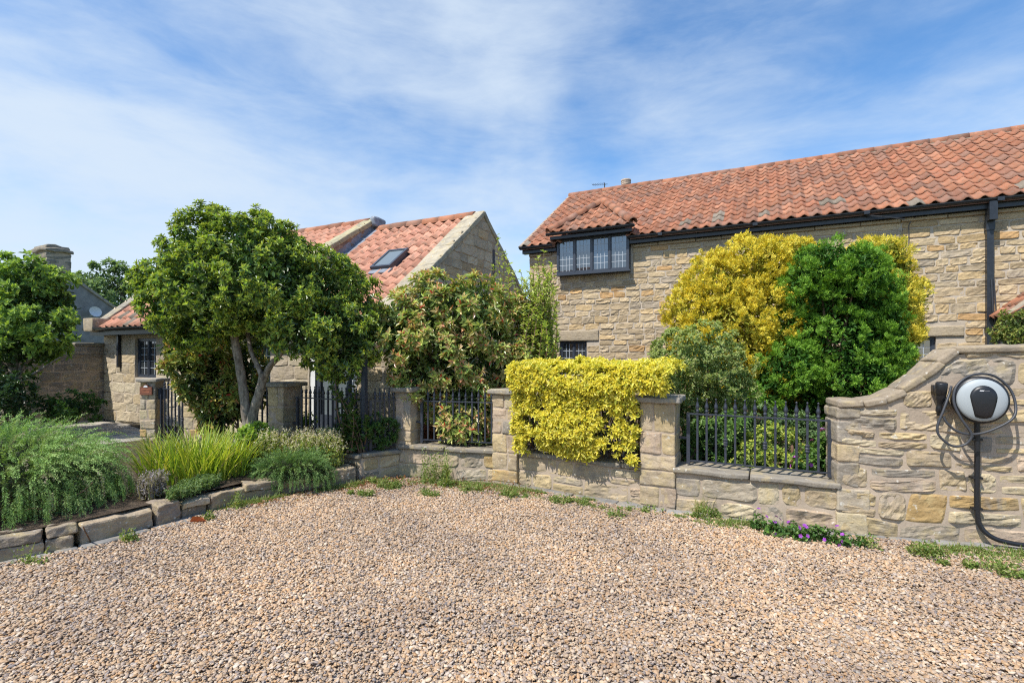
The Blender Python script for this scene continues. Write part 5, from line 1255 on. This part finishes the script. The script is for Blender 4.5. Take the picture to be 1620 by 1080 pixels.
# --- rosemary: woody arching stems clothed with needles
def rosemary(name, loc, label, c, r, ns, ln, g, droop, cols, woody=0, nn=30, front=None, nl=.026, zflat=1., cat='shrub'):
    t = empty(name, loc, label=label, cat=cat); c = np.array(c); r = np.array(r); pr = []
    D = rand_dirs(ns, g); D = D[D[:, 2] > -.25]; n = len(D); base = c + D * r * g.uniform(.62, .97, (n, 1))
    Q = base.copy(); hd_ = unit(D * np.array((1, 1, .0)) + 1e-4); A = unit(D + np.array((0, 0, .55)) + rand_dirs(n, g) * .45)
    L_ = ln * g.uniform(.55, 1.35, n); steps = nn; low = (D[:, 2] < .35).astype(float)
    col0 = cols(n, g)
    for i in range(steps):
        st = L_ / steps; Q = Q + A * st[:, None]
        A = unit(A + (hd_ * .10 + np.array((0, 0, -1.)) * (droop * (.35 + low))[:, None]) * (3.2 / steps))
        for _ in range(2):
            rad = unit(np.cross(A, rand_dirs(n, g))); NA = unit(A * .75 + rad); sz = nl * (1.1 - .5 * i / steps)
            pr.append(needles(Q, NA, unit(np.cross(NA, A) + rand_dirs(n, g) * .2), sz * g.uniform(.8, 1.2, n), .0052, col0 * g.uniform(.8, 1.25, (n, 1)) * (1 + .5 * (i / steps) ** 3)))
    # inner mat of needles, darker than the shoots
    q = ns * 6; D2 = rand_dirs(q, g); D2[:, 2] = np.abs(D2[:, 2]) - .1; P2 = c + D2 * r * g.uniform(.45, .9, (q, 1)); pr.append(needles(P2, rand_dirs(q, g), rand_dirs(q, g), .05, .010, vary((.055, .075, .035), q, g)))
    localise(merge('foliage', pr, 'needle', None), t)
    b = MB()
    for i in range(woody):
        az = g.uniform(-2.6, .35); e = np.array((math.cos(az), math.sin(az), 0)); a = c + np.array((0, 0, -r[2] * .8)) + g.normal(size=3) * (.2, .2, .02)
        p1 = a + e * r * .55 + (0, 0, g.uniform(.0, .22)); p2 = a + e * r * g.uniform(.8, .98) + (0, 0, g.uniform(-.0, .3)); limb(b, [a, p1 + g.normal(size=3) * .06, p2], g.uniform(.007, .013), .004, 5)
        if g.random() < .6: limb(b, [p1, p1 + e * .2 + g.normal(size=3) * .12], .005, .003, 4)
    if woody: localise(b.build('woody_stems', M['twig'], None, True), t)
    return t
g = np.random.default_rng(116)
rosemary('rosemary_bush', (-4.75, 4.9, .15), 'big grey green rosemary bush spilling over the stone border at the left', (-4.66, 4.52, .36), (1.06, .90, .50), 3800, .25, g, 1.5, pf([(.215, .335, .10), (.165, .28, .08), (.30, .40, .15), (.30, .26, .18)], [4, 4, 2, .5]), 120)
g = np.random.default_rng(117)
rosemary('prostrate_rosemary', (-2.5, 5.72, .15), 'low dark green creeping rosemary draped over the end of the stone border', (-2.48, 5.72, .20), (.46, .28, .20), 900, .16, g, 1.2, pf([(.14, .235, .07), (.105, .19, .06), (.2, .29, .1)], [4, 3, 1]), 0, 22, nl=.024)

g = np.random.default_rng(140); b = MB(); rb_ = bpy.data.objects['rosemary_bush']
for i in range(70):
    f = g.uniform(0, 1); a = np.array((-4.95, 3.35, .22)) * (1 - f) + np.array((-3.75, 4.22, .22)) * f + np.array((-.25, .28, 0)) * g.uniform(.2, 1.2); dr_ = unit(np.array((.85, .5, 0)) * g.choice([-1, 1]) + g.normal(size=3) * .35)
    ln = g.uniform(.15, .5); limb(b, [a + (0, 0, g.uniform(0, .10)), a + dr_ * ln * .5 + g.normal(size=3) * (.04, .04, .03) + (0, 0, .06), a + dr_ * ln + g.normal(size=3) * .05], g.uniform(.004, .010), .003, 5)
localise(b.build('woody_stems', M['twig'], None, True), rb_)
# --- strap leaves, flowering herb and small plants in the bed
def strap_clump(name, loc, label, ctr, r, n, Ln, Wd, cols, g, lean=(.05, .5), bend=(.3, 1.4), z=.2, cat='plant', flow=None):
    t = empty(name, loc, label=label, cat=cat); a = g.uniform(0, 2 * PI, n); q = np.sqrt(g.uniform(0, 1, n)); P = np.stack([ctr[0] + r[0] * q * np.cos(a), ctr[1] + r[1] * q * np.sin(a), np.full(n, z - .01)], -1)
    az = a + g.normal(size=n) * .9; pr = [blades(P, az, Ln * g.uniform(.6, 1.2, n), np.full(n, Wd) * g.uniform(.7, 1.2, n), g.uniform(*lean, n) * (.4 + .8 * q), g.uniform(*bend, n), cols(n, g))]
    localise(merge('leaves', pr, 'leaf', None), t); return t
g = np.random.default_rng(118)
strap_clump('strap_leaf_clump', (-3.6, 5.7, .19), 'tall bright yellow green strap leaved clump in front of the gate pillars', (-3.55, 5.72), (.56, .48), 950, .54, .014, pf([(.36, .43, .06), (.24, .34, .05), (.46, .47, .08), (.15, .25, .04), (.5, .42, .2)], [4, 4, 2, 2, .5]), g)
def herb(name, loc, label, ctr, r, n, hgt, g, leafc, topc, z=.2, cat='herb', up=.85):
    t = empty(name, loc, label=label, cat=cat); a = g.uniform(0, 2 * PI, n); q = np.sqrt(g.uniform(0, 1, n)); P = np.stack([ctr[0] + r[0] * q * np.cos(a), ctr[1] + r[1] * q * np.sin(a), np.full(n, z)], -1)
    H = hgt * g.uniform(.6, 1.15, n); T = unit(np.stack([g.normal(size=n) * .18, g.normal(size=n) * .18, np.ones(n)], -1)); pr = [blades(P, g.uniform(0, 6.28, n), H, np.full(n, .004), np.full(n, .12), g.uniform(0, .2, n), vary((.25, .26, .1), n, g), 3)]
    for i in range(14):
        f = g.uniform(.05, .95, n); B = P + T * (H * f)[:, None]; A = unit(rand_dirs(n, g) + np.array((0, 0, .4))); pr.append(leaves(B, A, unit(rand_dirs(n, g) + np.array((0, 0, 1.))), .030 * g.uniform(.6, 1.3, n), .016, leafc(n, g), .2, .1))
    for i in range(12):
        f = g.uniform(up, 1.06, n); B = P + T * (H * f)[:, None] + rand_dirs(n, g) * .012; pr.append(leaves(B, rand_dirs(n, g), rand_dirs(n, g), .014, .011, topc(n, g), .1, .1))
    localise(merge('foliage', pr, 'leaf', None), t); return t
g = np.random.default_rng(119)
herb('flowering_herb', (-2.75, 6.15, .19), 'seedy pale cream flowering herb between strap leaves and creeping rosemary', (-2.62, 6.06), (.60, .17), 560, .40, g, pf([(.30, .36, .08), (.4, .4, .1), (.2, .28, .06)], [3, 1, 2]), pf([(.60, .54, .38), (.52, .45, .32), (.66, .6, .46)], [2, 1, 1]))
broad_shrub('sucker_shoots', (-3.12, 6.22, .19), 'small bright green leafy shoots at the foot of the forked trunk', [(395, 690, 14), (410, 700, 15), (425, 695, 13), (405, 683, 10)], 6.15, 1200, (.05, .08), 7, 6, .065, .034, pf([(.34, .47, .08)], [1]), pf([(.17, .29, .05)], [1]), 'leaf', g, (150, (.1, .18, .04)), dd=.06, stems=3, cat='shoots')
herb('dry_lavender', (-3.42, 4.75, .19), 'greyish mauve heathery tuft between rosemary and border stones', (-3.40, 4.78), (.09, .12), 90, .22, g, pf([(.26, .23, .22), (.32, .29, .27)], [1, 1]), pf([(.36, .31, .32)], [1]), up=.4)
herb('low_herb', (-3.22, 5.0, .19), 'low grey green herb spreading behind the border stones', (-3.16, 5.02), (.14, .36), 240, .085, g, pf([(.17, .25, .09), (.11, .19, .06)], [2, 2]), pf([(.2, .28, .1)], [1]))

# --- weeds along the foot of the walls
def weed(x, y, r, h, n, label, g, col=None, cat='weed', z=0., bl=.45, name='weed', group='weeds along the foot of the wall'):
    t = empty(name, (x, y, z), label=label, cat=cat, group=group); a = g.uniform(0, 2 * PI, n); q = np.sqrt(g.uniform(0, 1, n)); P = np.stack([r[0] * q * np.cos(a), r[1] * q * np.sin(a), np.full(n, .0)], -1)
    k_ = max(3, n // 18); kc = P[g.integers(0, n, k_)]; kr = g.uniform(.008, .05, k_); w_ = g.integers(0, k_, n); P = kc[w_] + g.normal(size=(n, 3)) * kr[w_][:, None] * (1, .8, 0); H_ = (kr / kr.max())[w_]
    al = ROT; P[:, :2] = np.stack([P[:, 0] * math.cos(al) - P[:, 1] * math.sin(al), P[:, 0] * math.sin(al) + P[:, 1] * math.cos(al)], -1)
    col = col or pf([(.21, .28, .07), (.14, .215, .05), (.31, .33, .11), (.36, .31, .16)], [3, 3, 1.4, .6]); nb = int(n * bl); H = h * (.35 + 1.1 * H_) * g.uniform(.5, 1.2, n)
    pr = []
    if nb: pr.append(blades(P[:nb], g.uniform(0, 6.28, nb), H[:nb] * g.uniform(.7, 1.3, nb) + .02, np.full(nb, .005), g.uniform(.1, .8, nb), g.uniform(.2, 1., nb), col(nb, g), 3))
    for i in range(9):
        f = g.uniform(.0, 1., n); B = P + np.stack([g.normal(size=n) * .012, g.normal(size=n) * .012, H * f], -1); pr.append(leaves(B, unit(rand_dirs(n, g) + np.array((0, 0, .35))), unit(rand_dirs(n, g) + np.array((0, 0, 1.1))), .024 * g.uniform(.6, 1.4, n), .013 * g.uniform(.7, 1.3, n), col(n, g), .2, .1))
    merge('foliage', pr, 'leaf', t); return t
g = np.random.default_rng(120)
def gx(px, py): d = 800 * 1.55 / (py - 560); return (px - 810) / 800 * d, d
WEEDS = [(688, 765, (.16, .12), .24, 240, 'tall bushy weed against the wall below the bronze leaved shrub'), (600, 768, (.22, .08), .06, 150, 'low weeds by the short shaded return wall'), (735, 775, (.2, .07), .06, 130, 'low weeds left of the first pillar beside the yellow hedge'),
         (820, 788, (.16, .06), .05, 130, 'flat green weeds before the pillar at the left end of the hedge'), (895, 797, (.22, .05), .045, 150, 'flat weed strip in front of the low wall under the hedge'), (970, 818, (.06, .05), .05, 40, 'small yellowish weed out in the gravel'),
         (1108, 818, (.13, .06), .07, 120, 'weed mat with upright grass blades below the slate blue railing'), (1475, 878, (.10, .05), .06, 80, 'small leafy weed at the gravel edge below the charger'), (1545, 900, (.16, .06), .05, 110, 'reddish green weeds near the black hose end'),
         (1420, 875, (.14, .05), .05, 90, 'thin weeds on the gravel edge left of the charger'), (1612, 912, (.14, .06), .06, 90, 'weed clump at the right edge under the black hose'), (640, 780, (.3, .10), .04, 160, 'sprinkled weeds in leaf litter by the wall corner'), (378, 803, (.05, .04), .10, 40, 'spiky little weed at the end of the border stones'),
         (205, 858, (.06, .04), .06, 40, 'small weed at the foot of the biggest border stone'), (52, 893, (.05, .04), .06, 30, 'tiny green weed before the left border stones'), (1012, 808, (.08, .03), .04, 50, 'small weeds at the edging below the right hedge pillar'), (560, 785, (.18, .08), .05, 110, 'weeds at the right end of the stone border'), (330, 822, (.05, .03), .05, 30, 'little trailing weed under the border stones')]
for px, py, r, h, n, lab in WEEDS:
    x, y = gx(px, py); weed(x, y, (r[0] * 1.5, r[1] * 1.3), h * 1.25, int(n * .62), lab, g)
x, y = gx(1108, 812); t = empty('grass_tuft', (x, y, 0), label='upright tuft of thin grass below the slate blue railing', cat='grass tuft')
n = 70; merge('leaves', [blades(g.normal(size=(n, 3)) * (.03, .02, 0), g.uniform(0, 6.28, n), g.uniform(.08, .24, n), np.full(n, .005), g.uniform(0, .5, n), g.uniform(.1, .9, n), palette([(.36, .4, .1), (.25, .32, .07), (.5, .45, .25)], [2, 2, 1], n, g), 4)], 'leaf', t)
fl = []
for px, py, r in ((1195, 838, .07), (1215, 842, .08), (1240, 848, .09), (1265, 852, .08), (1290, 855, .08), (1315, 858, .07), (1340, 862, .08), (1360, 866, .07)):
    x, y = gx(px, py); fl.append((np.array((x, y, .02)), r))
flower_plant('cranesbill_mat', (2.45, 4.3, 0), 'green mat with purple flowers along the gravel at the foot of the high wall', None, 0, g, (.36, .08, .5), 26, 'flowers', .03, .02, (.14, .25, .05), (.06, .13, .03), fl, 900, fs=.018, inner=900)
g = np.random.default_rng(133)
BL_ = np.array([(-2.9, 5.12), (-2.1, 5.78), (-1.75, 6.03), (-1.3, 6.22), (-.15, 5.93), (.75, 5.38), (1.5, 4.92), (2.2, 4.58), (2.80, 4.28), (3.8, 3.98), (4.6, 3.74)])
n = 24000; sg = g.uniform(0, 10, n); i = sg.astype(int).clip(0, 9); f = (sg - i)[:, None]; Q = BL_[i] * (1 - f) + BL_[i + 1] * f
off_ = np.abs(g.normal(size=n)) * .10; dn = SN(5.0, 44)(np.stack([Q[:, 0], Q[:, 1], Q[:, 0] * 0], -1)) + .5 * SN(14., 45)(np.stack([Q[:, 0], Q[:, 1], off_ * 4], -1))
k = dn + (Q[:, 0] < .4) * .45 > .30; Q = Q[k] + np.stack([-off_[k] * .4, -off_[k] * .9], -1); n = len(Q); P = np.concatenate([Q, np.full((n, 1), .008)], 1); pr = []
cw_ = pf([(.20, .28, .07), (.14, .22, .05), (.30, .30, .11), (.36, .29, .16)], [3, 2, 1.3, 1])
for _ in range(4): pr.append(leaves(P + g.normal(size=(n, 3)) * (.012, .012, .006) + (0, 0, .006), unit(rand_dirs(n, g) + (0, 0, .3)), unit(rand_dirs(n, g) + (0, 0, 1.2)), .017 * g.uniform(.6, 1.6, n), .009, cw_(n, g), .2, .1))
m_ = n // 3; pr.append(blades(P[:m_], g.uniform(0, 6.28, m_), g.uniform(.02, .09, m_), np.full(m_, .0035), g.uniform(.1, .9, m_), g.uniform(.2, 1., m_), cw_(m_, g), 3))
tag(merge('ground_cover', pr, 'leaf', None), kind='stuff')
# leaf litter along the foot of the wall and bed
n = 2600; s = g.uniform(0, 1, n); LP_ = np.array([(-2.7, 5.25), (-2.05, 5.85), (-1.7, 6.1), (-1.3, 6.25), (-.3, 5.95), (.2, 5.7)]); i = np.minimum((s * 5).astype(int), 4); f = (s * 5 - i)[:, None]
Q = LP_[i] * (1 - f) + LP_[i + 1] * f + g.normal(size=(n, 2)) * .12 - np.array((.03, .09)); P = np.concatenate([Q, g.uniform(.008, .03, (n, 1))], 1)
A = unit(g.normal(size=(n, 3)) * (1, 1, .25)); lt_ = merge('leaf_litter', [leaves(P, A, unit(g.normal(size=(n, 3)) * .35 + (0, 0, 1)), g.uniform(.012, .048, n), g.uniform(.008, .022, n), palette([(.3, .12, .06), (.36, .22, .12), (.22, .13, .08), (.42, .32, .2), (.2, .26, .07)], [2, 2, 2, 1, 1.5], n, g), .3, .3)], 'leaf', None); tag(lt_, kind='stuff')
x, y = gx(300, 828)
dl = merge('dead_leaf', [leaves(np.array([(0, 0, .02)]), np.array([(1., .2, .3)]), np.array([(0, .4, 1.)]), np.array([.14]), np.array([.08]), np.array([(.45, .13, .05)]), .35, .3)], 'leaf', None)
dl.location = (x, y, .0); tag(dl, 'curled orange brown dead leaf at the foot of the border stones', 'leaf')
# terracotta pots on the patio
def pot(x, y, r, h, label, rect=False):
    t = empty('plant_pot', (x, y, .03), label=label, cat='pot', group='terracotta pots on the patio')
    b = MB(); b.lathe([(.001, 0), (r * .72, 0), (r * .95, h * .82), (r * 1.06, h * .83), (r * 1.06, h), (r * .92, h), (r * .9, h * .85), (.001, h * .85)], 20); b.build('pot', M['terracotta'], t, True)
    g = np.random.default_rng(int(x * 100) % 97 + 3); n = 160; P = g.normal(size=(n, 3)) * (r * .5, r * .5, .05) + (0, 0, h + .10); merge('foliage', [leaves(P, unit(rand_dirs(n, g) + (0, 0, .6)), unit(rand_dirs(n, g) + (0, 0, 1.)), .07, .035, palette([(.15, .28, .06), (.3, .38, .08)], [1, 1], n, g))], 'leaf', t)
p = W(676, 680, 7.6); pot(p[0], p[1], .20, .46, 'wide terracotta pot seen through the railing under the bronze leaved shrub')
p = W(486, 690, 8.0); pot(p[0], p[1], .12, .34, 'slim terracotta pot seen through the left black railing')
# plants under the porch
g = np.random.default_rng(121); pp = HF.w((9.95, -1.15, 0))
broad_shrub('porch_plant', (pp[0], pp[1], .3), 'yellow green leafy plant below the porch roof at the far right', [(1600, 515, 16), (1612, 530, 16), (1590, 535, 14), (1618, 505, 12), (1605, 550, 16)], 8.6, 300, (.08, .13), 8, 6, .07, .028, pf([(.34, .36, .09), (.3, .2, .1)], [3, 1]), pf([(.16, .22, .05)], [1]), 'leaf', g, (250, (.07, .11, .03)), dd=.15, stems=4, base=(pp[0], pp[1], .4))

# ------------------------------------------------------------------ gravel: loose pebbles over the drive
ng = bpy.data.node_groups.new('loose gravel', 'GeometryNodeTree'); ng.interface.new_socket('Geometry', in_out='INPUT', socket_type='NodeSocketGeometry'); ng.interface.new_socket('Geometry', in_out='OUTPUT', socket_type='NodeSocketGeometry')
def gn(t, ins=None, **k):
    n = ng.nodes.new(t)
    for a, b in k.items(): setattr(n, a, b)
    for a, b in (ins or {}).items():
        if isinstance(b, bpy.types.NodeSocket): ng.links.new(b, n.inputs[a])
        else: n.inputs[a].default_value = b
    return n
gi = gn('NodeGroupInput'); go_ = gn('NodeGroupOutput')
def rnd(lo, hi, seed, vec=False, idx=None):
    n = gn('FunctionNodeRandomValue', data_type='FLOAT_VECTOR' if vec else 'FLOAT'); o = 0 if vec else 2
    n.inputs[o].default_value = lo; n.inputs[o + 1].default_value = hi; n.inputs['Seed'].default_value = seed; return n.outputs[0 if vec else 1]
gs = gn('GeometryNodeJoinGeometry')
for i in range(5):
    ico = gn('GeometryNodeMeshIcoSphere', {'Radius': 1.0, 'Subdivisions': 2 if i < 5 else 1}); nzv = gn('ShaderNodeTexNoise', {'Scale': .85, 'Detail': 1.0}, noise_dimensions='4D'); nzv.inputs['W'].default_value = i * 3.7
    sub = gn('ShaderNodeVectorMath', {0: nzv.outputs['Color'], 1: (.5, .5, .5)}, operation='SUBTRACT'); sc_ = gn('ShaderNodeVectorMath', {0: sub.outputs[0]}, operation='SCALE'); sc_.inputs['Scale'].default_value = 1.5
    sp_ = gn('GeometryNodeSetPosition', {'Geometry': ico.outputs[0], 'Offset': sc_.outputs[0]}); ss_ = gn('GeometryNodeSetShadeSmooth', {0: sp_.outputs[0]}); sm_ = gn('GeometryNodeSetMaterial', {0: ss_.outputs[0]}); sm_.inputs['Material'].default_value = M['pebble']
    gti = gn('GeometryNodeGeometryToInstance', {0: sm_.outputs[0]}); ng.links.new(gti.outputs[0], gs.inputs[0])
dist = gn('GeometryNodeDistributePointsOnFaces', {'Mesh': gi.outputs[0], 'Density': 7800.0, 'Seed': 3})
posn = gn('GeometryNodeInputPosition'); dz = gn('ShaderNodeTexNoise', {'Vector': posn.outputs[0], 'Scale': 1.3, 'Detail': 3.0})
off = gn('ShaderNodeMath', {0: dz.outputs[0]}, operation='MULTIPLY_ADD'); off.inputs[1].default_value = .050; off.inputs[2].default_value = -.020
zr = gn('ShaderNodeMath', {0: rnd(-.004, .010, 8), 1: off.outputs[0]}, operation='ADD'); cz_ = gn('ShaderNodeCombineXYZ', {2: zr.outputs[0]})
spp = gn('GeometryNodeSetPosition', {'Geometry': dist.outputs[0], 'Offset': cz_.outputs[0]})
iop = gn('GeometryNodeInstanceOnPoints', {'Points': spp.outputs[0], 'Instance': gs.outputs[0], 'Pick Instance': True, 'Rotation': rnd((-.5, -.5, 0), (.5, .5, 6.283), 4, True)})
sz0 = gn('ShaderNodeMath', {0: rnd(0., 1., 5), 1: 2.4}, operation='POWER'); sz1 = gn('ShaderNodeMath', {0: sz0.outputs[0]}, operation='MULTIPLY_ADD'); sz1.inputs[1].default_value = .0080; sz1.inputs[2].default_value = .0043
svn = gn('ShaderNodeVectorMath', {0: rnd((.85, .7, .45), (1.45, 1.1, .75), 6, True)}, operation='SCALE'); ng.links.new(sz1.outputs[0], svn.inputs['Scale']); ng.links.new(svn.outputs[0], iop.inputs['Scale'])
sta = gn('GeometryNodeStoreNamedAttribute', {'Geometry': iop.outputs[0]}, data_type='FLOAT', domain='INSTANCE'); sta.inputs['Name'].default_value = 'rnd'
vin = [s for s in sta.inputs if s.name == 'Value' and s.enabled][0]
ridx = gn('FunctionNodeRandomValue', {'Seed': 77}, data_type='FLOAT'); ng.links.new(ridx.outputs[1], vin)
st2 = gn('GeometryNodeStoreNamedAttribute', {'Geometry': sta.outputs[0]}, data_type='FLOAT', domain='INSTANCE'); st2.inputs['Name'].default_value = 'tint'
tn = gn('ShaderNodeTexNoise', {'Vector': posn.outputs[0], 'Scale': .75, 'Detail': 5.0, 'Roughness': .6}); ng.links.new(tn.outputs[0], [q for q in st2.inputs if q.name == 'Value' and q.enabled][0])
ng.links.new(st2.outputs[0], go_.inputs[0])
gv = sheet('loose_gravel', [(-2.9, 1.6), (2.9, 1.6), (5.5, 2.6), (5.6, 3.45)] + GRAVEL[4:15] + [(-4.75, 2.95)], .004, M['pebble'], 'stuff')
md = gv.modifiers.new('gravel', 'NODES'); md.node_group = ng
